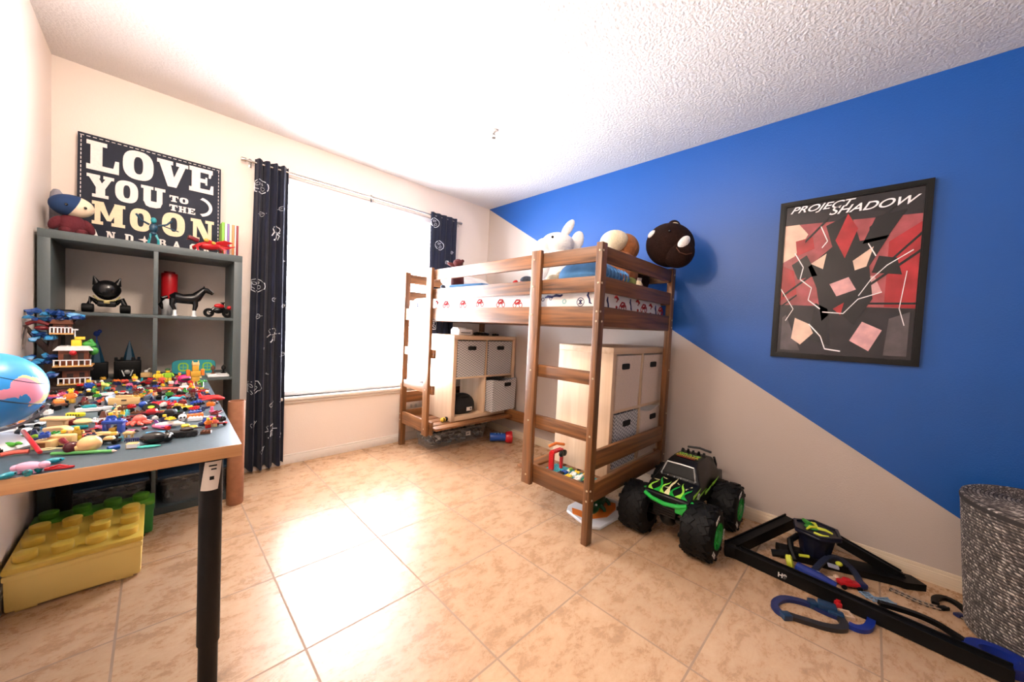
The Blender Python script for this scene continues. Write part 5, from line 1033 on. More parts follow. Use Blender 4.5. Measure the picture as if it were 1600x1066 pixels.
tr_ = thing('white_tray', 'thin white slab added for a lit shelf edge, right of the lower right cube', 'tray', (.268, 2.78, Z2)); q = MB(); q.box((0, 0, .006), (.10, .13, .011), 0, None, .003); q.build('tray_base', WPL, tr_)  # white slab added in place of the shelf edge catching light
for i, (x, y, m, lb_) in enumerate(((.245, 2.76, PAL['brown'], 'small bronze toy trophy on the white slab, left one'), (.295, 2.77, TRK, 'small black toy trophy on the white slab, right one'))):
    t = thing('toy_trophy', lb_, 'toy', (x, y, Z2+.012)); q = MB(); q.lathe([(.014, 0), (.014, .006), (.005, .010), (.004, .022), (.011, .032), (.010, .044), (.004, .052), (.0005, .056)], 0, 14); q.build('cup', m, t); q = MB(); q.box((0, 0, .002), (.03, .03, .004), 0); q.build('plinth', WPL, t)
# ------------------------------------------------------------------ things on the desk
DTZ = .7505
OCC = []                                        # footprints taken so far (x, y, radius)
def D(px, py, r=.02, rise=0.0):
    p = on_z(px, py, DTZ); OCC.append((p.x, p.y, r)); return (p.x, p.y, DTZ+rise)
ADRIFT = AZ                                     # a rotation that lies across the view from the room
# globe on its stand
GM = mat('globe_print', rgb(40, 140, 220), .35); nt = GM.node_tree; N = nt.nodes; L = nt.links
tc = N.new('ShaderNodeTexCoord'); n1 = N.new('ShaderNodeTexNoise'); n1.inputs['Scale'].default_value = 9; n1.inputs['Detail'].default_value = 5; L.new(tc.outputs['Object'], n1.inputs[0])
th = N.new('ShaderNodeMath'); th.operation = 'GREATER_THAN'; th.inputs[1].default_value = .575; L.new(n1.outputs[0], th.inputs[0])
n2 = N.new('ShaderNodeTexNoise'); n2.inputs['Scale'].default_value = 5; n2.inputs['Detail'].default_value = 2; L.new(tc.outputs['Object'], n2.inputs[0])
cr = N.new('ShaderNodeValToRGB'); e = cr.color_ramp; e.interpolation = 'CONSTANT'; e.elements[0].color = rgb(236, 206, 92); e.elements[1].position = .60; e.elements[1].color = rgb(236, 150, 176)
for p_, c_ in ((.42, rgb(84, 178, 90)), (.52, rgb(240, 214, 150))): k_ = e.elements.new(p_); k_.color = c_
L.new(n2.outputs[0], cr.inputs[0]); mx = N.new('ShaderNodeMix'); mx.data_type = 'RGBA'; L.new(th.outputs[0], mx.inputs[0]); mx.inputs[6].default_value = rgb(52, 150, 226); L.new(cr.outputs[0], mx.inputs[7]); L.new(mx.outputs[2], N['Principled BSDF'].inputs['Base Color'])
gl = thing('globe', 'large blue desk globe on a white base at the front left of the desk', 'globe', (-.292, 1.530, DTZ)); OCC.append((-.292, 1.53, .085))
GR, GZ = .094, .148
s_ = MB(); s_.ell((0, 0, 0), GR, 0, None, 48); sph = s_.build('sphere', GM, gl, loc=(0, 0, GZ), rot=(.1, .41, .3))
q = MB(); q.lathe([(GR+.0006, -.0016), (GR+.0014, 0), (GR+.0006, .0016)], 0, 64, cap=False); q.lathe([((GR+.0006)*math.cos(.55), GR*math.sin(.55)-.001), ((GR+.0006)*math.cos(.56), GR*math.sin(.56))], 0, 64, cap=False); q.build('equator_line', mat('globe_line', rgb(30, 60, 90), .5), sph)
ax = Vector((math.sin(.41), 0, math.cos(.41))); pp_ = Vector((math.cos(.41), 0, -math.sin(.41)))
q = MB(); q.tube([Vector((0, 0, GZ))+(pp_*math.sin(a)+ax*math.cos(a))*(GR+.009) for a in [math.radians(92+92*i/16) for i in range(17)]], 0, 0, flat=(.014, .006)); q.build('meridian_arm', mat('globe_grey', rgb(128, 126, 132), .4), gl)
q = MB(); q.lathe([(.068, 0), (.070, .006), (.060, .020), (.036, .032), (.014, .038), (.010, .046)], 0, 36); q.build('stand_base', WPL, gl)
# tree house
th_ = thing('toy_tree_house', 'toy tree house with blue leaves and small cabins at the back left of the desk', 'toy', (-.285, 2.52, DTZ)); OCC.append((-.285, 2.52, .10))
BRK = mat('dark_bark', rgb(48, 30, 24), .6); CAB = mat('cabin_brown', rgb(116, 60, 36), .5); LFB = mat('leaf_blue', rgb(18, 62, 128), .35); LFC = mat('leaf_sky', rgb(52, 136, 190), .35)
q = MB(); q.box((0, 0, .010), (.15, .15, .020), 0, None, .004); q.build('base', BRK, th_)
q = MB(); q.tube([(-.03, .02, .02), (-.035, .02, .12), (-.03, .02, .24), (-.05, .02, .31)], [.034, .024, .018, .012], 0, 10); q.tube([(-.03, .02, .24), (.0, .01, .29), (.03, 0, .31)], [.014, .010, .006], 0, 8); q.tube([(-.034, .02, .15), (-.075, .0, .22), (-.105, -.01, .28)], [.014, .010, .006], 0, 8); q.build('trunk', BRK, th_)
q = MB(); q.tube([(-.105, -.01, .28), (-.118, -.02, .20), (-.112, -.02, .10)], .003, 0, 6); q.tube([(-.098, -.01, .28), (-.106, -.02, .18)], .003, 0, 6); q.build('hanging_ropes', mat('grey_vine', rgb(120, 108, 104), .6), th_)
def cabin(x, y, z, w, d, h, nm, roofc):
    q = MB(); q.box((x, y, z+h/2), (w, d, h), 0, None, .002); c_ = q.build(nm, CAB, th_)
    q = MB(); q.box((x, y-d*.15, z-.003), (w*1.3, d*1.5, .006)); q.build('floor_plate', mat('cabin_tan', rgb(206, 158, 92), .5), c_)
    q = MB(); q.box((x-w*.2, y-d/2-.001, z+h*.55), (w*.24, .003, h*.4)); q.box((x+w*.25, y-d/2-.001, z+h*.45), (w*.2, .003, h*.75)); q.build('openings', BRK, c_)
    q = MB()
    for i in range(7): q.box((x-w*.6+w*1.2*i/6, y-d*.85, z+.012), (.004, .004, .024))
    q.box((x, y-d*.85, z+.024), (w*1.26, .004, .004)); q.build('fence', WPL, c_)
    q = MB(); q.prism([(-w*.66, 0), (w*.66, 0), (w*.5, .018), (-w*.5, .018)], d*1.3, 0, T(x, y+d*.6, z+h) @ RX(PI/2)); q.build('roof', roofc, c_)
    return c_
cabin(.035, -.01, .030, .075, .06, .055, 'lower_cabin', BRK); cabin(.030, -.015, .110, .085, .065, .065, 'middle_cabin', WPL); cabin(-.005, .0, .250, .05, .045, .04, 'upper_cabin', mat('roof_orange', rgb(110, 62, 36), .5))
MB().ell((.03, -.062, .165), .011).build('red_lantern', TRED, th_)
q = MB(); q.tube([(.06, 0, .20), (.075, -.005, .215), (.085, -.01, .19)], .010); q.ell((.07, 0, .20), (.022, .02, .014)); q.ell((.085, -.01, .17), (.016, .015, .02)); q.build('green_leaves', PAL['green'], th_)
q = MB(); q.box((.035, -.01, .205), (.03, .03, .03), 0, None, .003); q.box((.045, -.012, .228), (.03, .012, .012)); q.build('yellow_lookout', PAL['yellow'], th_); q = MB(); q.tube([(.03, -.01, .22), (.03, -.01, .262)], .002); q.box((.03, -.01, .265), (.02, .004, .006)); q.build('white_mast', WPL, th_)
R = random.Random(9)
for k, (c_, n_, sp_r) in enumerate((((-.055, .01, .325), 22, .048), ((.02, .0, .328), 16, .036), ((-.055, -.01, .235), 16, .034), ((-.06, -.02, .135), 14, .032), ((-.045, -.05, .07), 6, .022))):
    q = MB()
    for i in range(n_):
        d_ = Vector((R.uniform(-1, 1), R.uniform(-1, 1), R.uniform(-.5, .5)))*sp_r; q.ico(Vector(c_)+d_, (R.uniform(.010, .019), R.uniform(.010, .017), R.uniform(.008, .013)), R.choice((0, 0, 1)), 1, .3, i)
    q.build('leaf_cluster', [LFB, LFC], th_)
q = MB(); q.tube([(-.10, -.01, .285), (-.075, -.015, .30), (-.04, -.02, .285)], [.008, .010, .006]); q.ell((-.06, -.02, .27), (.02, .012, .010)); q.build('maroon_leaves', PAL['maroon'], th_)

# --- makers for the small toys (each is one thing with its parts)
def t_car(label, loc, Ln, body, rz, roof=None, h=.3):
    t = thing('toy_car', label, 'toy car', loc, rot=rz); w = Ln*.45; r = Ln*.13
    q = MB(); q.box((0, 0, r+Ln*h*.25), (Ln, w, Ln*h*.5), 0, None, Ln*.05, 2); q.build('body', body, t)
    q = MB(); q.box((-Ln*.04, 0, r+Ln*h*.5+Ln*.08), (Ln*.5, w*.86, Ln*.18), 0, None, Ln*.04, 2, (.7, .85)); q.build('cabin', roof or DARKM, t)
    for x in (-Ln*.3, Ln*.3):
        for y in (-w*.5, w*.5): q = MB(); q.cyl((x, y-Ln*.04, r), (x, y+Ln*.04, r), r, n=12); q.build('wheel', RUB, t)
    return t
def t_animal(label, loc, s, body, rz, m2=None, neck=.5, tail=1.0, name='toy_animal'):
    t = thing(name, label, 'toy animal', loc, rot=rz); P = lambda x, y, z: (x*s, y*s, z*s)
    q = MB(); q.tube([P(-.5, 0, .42), P(-.25, 0, .48), P(.1, 0, .48), P(.32, 0, .46), P(.5, 0, .46+neck*.4)], [.10*s, .19*s, .19*s, .17*s, .10*s], 0, 10)
    if tail: q.tube([P(-.45, 0, .44), P(-.75*tail, 0, .34), P(-1.0*tail, 0, .22)], [.11*s, .06*s, .02*s], 0, 8)
    q.build('body', body, t)
    q = MB(); q.ell(P(.60, 0, .52+neck*.45), P(.17, .11, .12), 0, None, 12); q.ell(P(.74, 0, .48+neck*.45), P(.10, .08, .08), 0, None, 10); q.build('head', m2 or body, t)
    for x in (-.28, .24):
        for y in (-.11, .11): q = MB(); q.cyl(P(x, y, 0), P(x, y*.8, .42), .055*s, .08*s, n=8); q.build('leg', body, t)
    return t
def t_fig(label, loc, s, m1, m2, rz, m3=None): # squat toy person
    t = thing('toy_figure', label, 'toy figure', loc, rot=rz); P = lambda x, y, z: (x*s, y*s, z*s)
    q = MB(); q.box(P(-.13, 0, .19), P(.22, .24, .38), 0, None, .02*s); q.box(P(.13, 0, .19), P(.22, .24, .38), 0, None, .02*s); q.build('legs', m2, t)
    q = MB(); q.box(P(0, 0, .60), P(.52, .28, .44), 0, None, .03*s, 2, (.75, .9)); q.build('torso', m1, t)
    for k in (-1, 1): q = MB(); q.tube([P(k*.24, 0, .76), P(k*.34, -.05, .62), P(k*.33, -.18, .50)], .07*s, 0, 7); q.build('arm', m1, t)
    q = MB(); q.cyl(P(0, 0, .84), P(0, 0, 1.10), .15*s, n=12, bev=.04*s); q.build('head', PAL['yellow'], t)
    if m3: q = MB(); q.ell(P(0, .02, 1.08), P(.19, .19, .14), 0, None, 12); q.build('helmet', m3, t)
    return t
def t_plane(label, loc, s, m1, m2, rz):
    t = thing('toy_plane', label, 'toy plane', loc, rot=rz); P = lambda x, y, z: (x*s, y*s, z*s)
    q = MB(); q.tube([P(-.5, 0, .16), P(-.2, 0, .16), P(.25, 0, .16), P(.5, 0, .13)], [.06*s, .12*s, .13*s, .04*s], 0, 10); q.build('fuselage', m1, t)
    q = MB(); q.prism([(.15*s, 0), (-.05*s, .42*s), (-.2*s, .42*s), (-.12*s, 0), (-.2*s, -.42*s), (-.05*s, -.42*s)], .035*s, 0, T(0, 0, .12*s), .004*s); q.build('wings', m2, t)
    q = MB(); q.prism([(-.5*s, .14*s), (-.32*s, .14*s), (-.46*s, .38*s), (-.56*s, .38*s)], .03*s, 0, T(0, .015*s, 0) @ RX(PI/2)); q.build('tail_fin', m2, t)
    return t
def t_boat(label, loc, s, m1, m2, rz):
    t = thing('toy_boat', label, 'toy boat', loc, rot=rz)
    q = MB(); q.prism([(x*s, y*s) for x, y in ((-.5, -.13), (.2, -.17), (.56, 0), (.2, .17), (-.5, .13))], .15*s, 0, None, .02*s); q.build('hull', m1, t)
    q = MB(); q.box((-.12*s, 0, .21*s), (.42*s, .2*s, .13*s), 0, None, .03*s, 2, (.8, .8)); q.build('cabin', m2, t); q = MB(); q.box((.18*s, 0, .155*s), (.16*s, .10*s, .012*s)); q.build('hatch', DARKM, t)
    return t
def t_rod(name, label, cat, p0, p1, r, m, tip=None, tl=.2, z=0):
    a = Vector(p0); b_ = Vector(p1); t = thing(name, label, cat, tuple(a), world=True); k = a.lerp(b_, 1-tl); up = Vector((0, 0, r))
    q = MB(); q.cyl(a+up, k+up, r, n=10, bev=r*.2); q.build('shaft', m, t)
    if tip: q = MB(); q.cyl(k+up, b_+up, r, r*(.15 if 'pencil' in name else 1.0), n=10); q.build('tip', tip, t)
    n_ = max(2, int((b_-a).length/.03))
    for i in range(n_+1): p = a.lerp(b_, i/n_); OCC.append((p.x, p.y, .012))
    return t
def t_one(name, label, cat, loc, m, fn, rz=0, pname='shell', more=()):
    t = thing(name, label, cat, loc, rot=rz); q = MB(); fn(q); q.build(pname, m, t)
    for pn, mm_, f2 in more: q = MB(); f2(q); q.build(pn, mm_, t)
    return t
def t_brick(label, loc, nx, ny, m, rz, h=.0115, u=.012, group=None):
    q = MB(); brick_bm(q, (0, 0, 0), nx, ny, 0, u, h); o = q.build('toy_brick', m, None, loc, (0, 0, rz)); return tag(o, label, 'toy brick', group)

# --- front left corner
t_one('squeeze_toy', 'clear pink squeeze toy animal on the desk front edge', 'toy', D(47, 738, .035), mat('clear_pink', rgb(238, 176, 206), .2, alpha=.85), lambda q: (q.ell((0, 0, .018), (.036, .016, .016), 0, None, 18), q.ell((-.034, 0, .015), (.014, .011, .010)), q.ell((.036, 0, .024), (.013, .012, .011)), [q.cyl((x, y, 0), (x, y, .012), .005, n=8) for x in (-.018, .018) for y in (-.009, .009)]), ADRIFT+.25)
for i, (x, y, lb_) in enumerate(((43, 744, 'blue green swirled marble ball left one in front of the pink toy'), (59, 738, 'blue green swirled marble ball right one in front of the pink toy'))):
    t_one('swirl_ball', lb_, 'ball', D(x, y, .01), mat('swirl_ball', rgb(24, 140, 150), .2, var=.9, scale=60), lambda q: (q.ell((0, 0, .0105), .0105, 0, None, 16), q.cyl((0, 0, 0), (0, 0, .004), .006, n=10)))
def fish(q): q.ell((0, 0, .009), (.024, .010, .009), 0, None, 16); q.prism([(-.020, 0), (-.034, .010), (-.030, 0), (-.034, -.010)], .006, 0, T(0, 0, .006))
t_one('toy_fish', 'teal toy fish behind the pink squeeze toy', 'toy', D(84, 724, .02), mat('swirl_teal', rgb(30, 150, 170), .3, var=.4, scale=50), fish, .2, 'body', (('eye', EYE, lambda q: (q.ell((.014, -.008, .012), .0025))),))
t_one('toy_fish', 'teal toy fish at the far left of the desk front edge', 'toy', D(10, 748, .02), mat('swirl_teal', rgb(30, 150, 170), .3, var=.4, scale=50), fish, .8, 'body', (('eye', EYE, lambda q: (q.ell((.014, -.008, .012), .0025))),))
t_one('toy_clip', 'flat red toy clip right of the pink squeeze toy', 'toy', D(92, 733, .02), TRED, lambda q: (q.prism([(-.03, -.006), (.032, -.004), (.036, .002), (.026, .006), (-.024, .010), (-.034, .004)], .007, 0, None, .001), q.tube([(-.02, 0, .007), (0, .002, .013), (.02, 0, .007)], .003)), ADRIFT+.5)
t_rod('paint_stick', 'long red stick lying across the front left of the desk', 'stick', D(36, 694, .01, .030), D(70, 722, .01, .004), .0045, TRED)
t_rod('green_pencil', 'green pencil parallel to the desk front edge', 'pencil', D(80, 712), D(183, 707), .0042, mat('pencil_green', rgb(96, 176, 96), .4), mat('pencil_tip', rgb(220, 190, 170), .5), .07)
t_one('magnifier', 'cream oval magnifier ring beside the green pencil', 'toy', D(74, 708, .025), mat('cream_plastic', rgb(230, 214, 170), .4), lambda q: (q.tube([(.020*math.cos(a), .011*math.sin(a), .014) for a in [2*PI*i/20 for i in range(20)]], .0026, 0, 8, True), q.tube([(.020, 0, .014), (.05, .004, .012)], .003)), ADRIFT+.5, 'ring', (('lens', mat('olive_lens', rgb(110, 108, 60), .2), lambda q: q.lathe([(.019, .010), (.019, .013)], 0, 20, sy=.55)),))
t_one('toy_maraca', 'dark maroon ball with red handle near the desk front', 'toy', D(112, 709, .022), mat('maroon_gloss', rgb(78, 18, 26), .15), lambda q: q.ell((0, 0, .022), (.022, .019, .022), 0, None, 20), 0, 'ball', (('handle', PAL['maroon'], lambda q: q.tube([(-.005, .01, .03), (-.022, .045, .035), (-.030, .075, .036)], [.006, .008, .010])),))
t_one('peach_ball', 'large smooth peach ball toy beside the maroon ball', 'ball', D(140, 706, .032), PAL['peach'], lambda q: (q.ell((0, 0, .030), (.032, .030, .030), 0, None, 24),), 0, 'ball', (('cap', PAL['tan'], lambda q: q.cyl((-.034, 0, .018), (-.022, 0, .02), .014, n=14)),))
t_one('toy_shell_block', 'tan toy block with dark square opening on the desk front', 'toy', D(70, 701, .035), PAL['tan'], lambda q: (q.box((0, 0, .016), (.055, .035, .030), 0, None, .003), q.box((.03, .028, .022), (.07, .03, .04), 0, None, .006)), ADRIFT+.35, 'block', (('opening', mat('brown_opening', rgb(140, 84, 40), .6), lambda q: q.box((.002, -.018, .016), (.020, .002, .018))),))
t_one('toy_ramp_block', 'peach curved toy block behind the tan square block', 'toy', D(95, 684, .03), PAL['peach'], lambda q: (q.prism([(-.04, 0), (.03, 0), (.034, .03), (.01, .045), (-.045, .040)], .03, 0, T(0, .015, 0) @ RX(PI/2), .003),), ADRIFT+.3)
t_fig('yellow toy figure leaning behind the peach ball', D(120, 688, .02), .048, PAL['gold'], PAL['yellow'], .3)
t_animal('lime green toy lizard under the red stick', D(34, 696, .04), .055, PAL['lime'], ADRIFT+.4, None, .1, 1.1, 'toy_lizard')
t_animal('bright green toy frog left of the lime lizard', D(10, 706, .03), .05, mat('leaf_green', rgb(96, 196, 66), .35), ADRIFT+.3, None, .1, 0, 'toy_frog')
t_car('white and black toy car behind the globe arm', D(50, 668, .03), .062, WPL, ADRIFT+.55)
t_one('toy_panda', 'black and white toy panda near the white toy car', 'toy', D(42, 682, .022), WPL, lambda q: (q.ell((0, 0, .016), (.026, .016, .016), 0, None, 14),), ADRIFT+.2, 'body', (('black_patches', DARKM, lambda q: (q.ell((-.015, -.004, .018), (.012, .015, .014)), q.ell((.018, -.006, .014), (.010, .012, .012)), q.ell((.028, 0, .026), (.010, .010, .010)))),))
t_one('toy_dice_box', 'white toy box at the left desk edge under the globe', 'toy', D(5, 688, .025), WPL, lambda q: q.box((0, 0, .016), (.04, .03, .032), 0, None, .004), .5)
# --- front strip, further right
t_rod('blue_chalk', 'short blue crayon behind the green pencil tip', 'crayon', D(168, 706), D(191, 701), .0065, TBLU)
t_one('cream_book', 'small cream toy book on the desk front', 'toy', D(207, 700, .018), PAL['tan'], lambda q: q.box((0, 0, .010), (.032, .022, .020), 0, None, .002), ADRIFT+.5, 'cover', (('pages', WPL, lambda q: q.box((.002, -.001, .010), (.031, .022, .014))),))
t_one('teal_leaf', 'flat teal leaf-shaped toy on the desk front', 'toy', D(230, 699, .022), PAL['mint'], lambda q: q.prism([(-.035, 0), (-.01, .012), (.02, .010), (.04, .002), (.018, -.008), (-.012, -.010)], .005, 0, None, .001), ADRIFT+.5)
t_one('navy_comb', 'navy toothed toy comb behind the cream toy book', 'comb', D(212, 689, .022), PAL['navy'], lambda q: (q.box((0, .006, .006), (.062, .010, .010), 0, None, .002), [q.box((-.028+.0062*i, -.005, .005), (.003, .014, .007)) for i in range(10)]), ADRIFT+.55)
t_one('toy_helmet', 'glossy black bulbous toy helmet on the desk front right', 'toy', D(247, 692, .045), bk, lambda q: (q.ell((-.012, 0, .022), (.044, .026, .024), 0, None, 20), q.ell((.026, .004, .020), (.022, .022, .020))), ADRIFT+.55, 'shell', (('painted_white_glint', WPL, lambda q: q.box((.038, -.012, .028), (.006, .012, .014), 0, (0, .4, .4), .002)),))  # small white block stands in for a glint on the shell
t_one('black_tank', 'long bumpy black toy tank on the desk front right', 'toy', D(287, 682, .05), DARKM, lambda q: (q.box((0, 0, .014), (.095, .034, .024), 0, None, .006), [q.cyl((-.036+.018*i, -.019, .011), (-.036+.018*i, .019, .011), .011, n=12) for i in range(5)]), ADRIFT+.6, 'hull', (('turret', mat('brown_black', rgb(44, 30, 26), .4), lambda q: (q.ell((.01, 0, .030), (.024, .015, .010)), q.tube([(.02, 0, .031), (.06, 0, .032)], .003))),))
t_brick('dark brown toy brick at the right end of the black tank', D(322, 677, .02), 3, 2, PAL['brown'], ADRIFT+.5)
t_car('black toy race car left of the navy comb', D(172, 693, .03), .062, bk, ADRIFT+.4, PAL['tan'])
t_animal('beige and black toy dog between comb and blue arch', D(202, 684, .025), .04, PAL['tan'], ADRIFT+.2, DARKM, .4, .5, 'toy_dog')
t_one('blue_arch', 'blue toy gateway with gold chest inside', 'toy', D(178, 676, .032), mat('arch_blue', rgb(36, 74, 170), .35), lambda q: (q.box((-.022, 0, .020), (.014, .03, .040), 0, None, .002), q.box((.022, 0, .020), (.014, .03, .040), 0, None, .002), q.box((0, 0, .044), (.062, .034, .014), 0, None, .003), [brick_bm(q, (-.018+.018*i, 0, .050), 1, 1, 0, .012, .006) for i in range(3)]), ADRIFT+.4, 'arch', (('gold_chest', PAL['gold'], lambda q: q.box((0, -.002, .011), (.022, .024, .022), 0, None, .004)),))
t_plane('pink and red toy jet left of the blue gateway', D(158, 672, .03), .07, PAL['pink'], PAL['red'], ADRIFT-.3)
t_plane('tan toy plane with long wing behind the race car', D(162, 682, .03), .07, PAL['peach'], PAL['tan'], ADRIFT+.2)
t_one('blue_dagger', 'flat blue toy dagger by the pink marker', 'toy', D(243, 677, .02), PAL['sky'], lambda q: q.prism([(-.03, -.006), (.03, -.008), (.044, 0), (.02, .008), (-.03, .006)], .006, 0, None, .001), ADRIFT+.5)
t_rod('pink_marker', 'pink marker pen lying by the flat blue blade', 'pen', D(240, 669), D(264, 672), .006, PAL['pink'], PAL['red'], .2)
# --- middle left
t_one('tan_table_block', 'tan T-shaped toy block left of the teal cross', 'toy', D(90, 668, .035), PAL['peach'], lambda q: (q.box((0, 0, .014), (.05, .026, .028), 0, None, .003), q.box((0, 0, .034), (.085, .038, .014), 0, None, .005, 3)), ADRIFT+.25)
t_one('tan_table_block', 'tan mushroom-shaped toy block right of the teal cross', 'toy', D(130, 668, .028), PAL['tan'], lambda q: (q.cyl((0, 0, 0), (0, 0, .018), .014, n=14), q.ell((0, 0, .024), (.030, .024, .012), 0, None, 16)), ADRIFT)
t_one('teal_cross', 'teal four-armed toy connector between the tan blocks', 'toy', D(118, 672, .026), PAL['teal'], lambda q: (q.box((0, 0, .008), (.066, .014, .012), 0, None, .004), q.box((0, 0, .008), (.014, .05, .012), 0, None, .004), q.lathe([(.014, .002), (.014, .016)], 0, 14)), .3)
t_one('blue_letters', 'pale blue toy letter strip lying left of the tan blocks', 'toy', D(68, 670, .03), mat('clear_blue', rgb(50, 120, 160), .3), lambda q: q.text('ABC', .034, 0, T(0, -.01, .001), .003, .01), ADRIFT+.1)
t_one('yellow_tag', 'bright yellow rectangular toy tag on bare desk', 'toy', D(118, 651, .024), mat('tag_yellow', rgb(226, 218, 40), .4), lambda q: q.box((0, 0, .008), (.056, .018, .015), 0, None, .003), ADRIFT+.2, 'plate', (('dark_dots', DARKM, lambda q: [q.box((-.018+.009*i, -.0095, .008), (.004, .001, .005)) for i in range(5)]),))
t_boat('white toy speedboat with teal cabin in the middle of the desk', D(147, 642, .05), .10, WPL, PAL['teal'], ADRIFT+.75)
t_car('brown and orange toy pickup left of the speedboat', D(92, 637, .035), .075, PAL['brown'], ADRIFT-.5, PAL['orange'])
t_fig('orange toy figure behind the brown pickup', D(111, 630, .02), .05, PAL['orange'], PAL['gold'], -.3)
t_car('purple and coral toy buggy right of the globe', D(84, 626, .03), .06, PAL['purple'], ADRIFT+.1, PAL['coral'])
t_rod('white_red_bat', 'white toy bat with dark red grip behind the globe', 'toy', D(72, 612), D(158, 604), .0085, WPL, mat('grip_red', rgb(150, 22, 40), .4), .40)
t_fig('blue toy figure lying on the end of the white bat', D(138, 612, .02), .05, PAL['blue'], PAL['navy'], .8)
t_animal('white and green toy dinosaur standing mid-desk', D(165, 610, .03), .05, mat('pale_lime', rgb(200, 214, 110), .4), ADRIFT+PI-.3, WPL, .6, .9, 'toy_dinosaur')
t_plane('black and white toy plane behind the speedboat', D(170, 622, .035), .085, WPL, DARKM, ADRIFT+.1)
t_one('toy_carrier', 'grey toy tray with cream front wall in the middle of the desk', 'toy', D(202, 631, .06), mat('slate_tray', rgb(66, 76, 92), .4), lambda q: (q.box((0, 0, .004), (.12, .09, .008), 0, None, .002), q.box((-.058, 0, .022), (.005, .09, .036), 0, (0, -.3, 0), .001), q.box((.058, 0, .022), (.005, .09, .036), 0, (0, .3, 0), .001)), ADRIFT+.5, 'tray', (('front_wall', PAL['tan'], lambda q: (q.box((0, -.048, .022), (.10, .006, .032), 0, None, .002), q.box((0, -.048, .042), (.055, .006, .012), 0, None, .002))), ('handle_dot', DARKM, lambda q: q.box((0, -.052, .026), (.016, .002, .005)))))
t_one('stacking_cone', 'small peach stacking ring cone in front of the grey tray', 'toy', D(186, 644, .018), PAL['peach'], lambda q: q.lathe([(.019, 0), (.021, .004), (.018, .008), (.014, .010), (.015, .014), (.012, .018), (.009, .020), (.010, .024), (.006, .029), (.0005, .031)], 0, 18), 0, 'rings')
t_one('cyan_comb', 'upright cyan ribbed stick in front of the grey tray', 'toy', D(197, 656, .01), mat('cyan_plastic', rgb(96, 216, 220), .35), lambda q: (q.box((0, 0, .022), (.007, .006, .044), 0, (0, .12, 0), .001), [q.box((.006+.0005*i, 0, .008+.007*i), (.006, .005, .0035)) for i in range(5)]))
t_one('white_teeth', 'white ribbed toy dentures left of the cyan stick', 'toy', D(157, 660, .02), WPL, lambda q: (q.tube([(.020*math.cos(a), .016*math.sin(a), .007) for a in [PI*i/10-PI for i in range(11)]], .006, 0, 8), [q.box((.020*math.cos(a), .016*math.sin(a), .016), (.005, .005, .008), 0, (0, 0, a)) for a in [PI*(i+.5)/8-PI for i in range(8)]]), ADRIFT)
t_one('dark_green_dome', 'dark green toy dome by the cyan stick', 'toy', D(187, 654, .016), DG, lambda q: q.lathe([(.018, 0), (.018, .006), (.013, .014), (.0005, .018)], 0, 16))
# --- middle right
t_one('red_studded_plate', 'red studded toy plate tilted in the middle right of the desk', 'toy', D(259, 631, .05), mat('coral_red', rgb(228, 52, 60), .35), lambda q: brick_bm(q, (0, 0, .0), 9, 6, 0, .0115, .005), ADRIFT+.6)
t_one('coral_paddle', 'flat coral toy paddle behind the red studded plate', 'toy', D(270, 609, .04), PAL['coral'], lambda q: (q.box((0, 0, .006), (.12, .026, .010), 0, None, .003), q.box((.08, 0, .006), (.05, .012, .008), 0, None, .003)), ADRIFT+.35)
t_car('glossy dark red toy car at the back of the desk', D(236, 603, .035), .075, mat('gloss_red', rgb(150, 16, 24), .2), ADRIFT+.3, PAL['maroon'])
t_one('cream_crate', 'cream toy crate with white bird on top at the desk back', 'toy', D(234, 590, .03), PAL['tan'], lambda q: q.box((0, 0, .016), (.07, .03, .026), 0, None, .002), ADRIFT+.35, 'crate', (('bird', WPL, lambda q: (q.ell((-.016, 0, .036), (.010, .006, .008)), q.tube([(-.010, 0, .040), (-.006, 0, .050), (.004, 0, .052)], .003))),))
t_brick('orange toy block left one in front of the black fortress', D(182, 600, .018), 2, 2, PAL['orange'], .3, .02); t_brick('orange toy block right one in front of the black fortress', D(195, 600, .018), 2, 2, PAL['coral'], .2, .02)
t_fig('yellow toy figure at the desk back left of the green figure', D(247, 597, .02), .055, PAL['yellow'], PAL['gold'], .2)
t_fig('lime toy figure with dark helmet at the desk back', D(262, 597, .02), .062, PAL['lime'], PAL['yellow'], .1, DG)
t_one('magenta_helmet', 'magenta toy racing helmet at the desk back right', 'toy', D(288, 598, .028), PAL['magenta'], lambda q: (q.ell((0, 0, .022), (.028, .024, .022), 0, None, 18),), 0, 'shell', (('visor', DARKM, lambda q: q.ell((.004, -.008, .020), (.025, .019, .010))),))
def tower(q): q.box((0, 0, .02), (.034, .03, .04), 0, None, .003); q.box((0, 0, .055), (.042, .034, .03), 0, None, .004); q.box((0, 0, .085), (.026, .024, .03), 0, None, .003)
t_one('toy_robot', 'tall yellow and orange toy robot at the desk back right', 'toy', D(305, 600, .03), PAL['gold'], tower, .1, 'body', (('shoulders', PAL['orange'], lambda q: (q.box((-.030, 0, .062), (.014, .024, .034), 0, None, .003), q.box((.030, 0, .062), (.014, .024, .034), 0, None, .003))), ('head', PAL['tan'], lambda q: (q.box((0, 0, .108), (.030, .026, .016), 0, None, .003), q.cyl((-.012, 0, .114), (-.012, 0, .126), .003, n=6), q.cyl((.012, 0, .114), (.012, 0, .126), .003, n=6))), ('feet', PAL['lime'], lambda q: (q.box((-.012, -.01, .004), (.018, .03, .012), 0, None, .002), q.box((.014, -.01, .004), (.018, .03, .012), 0, None, .002)))))
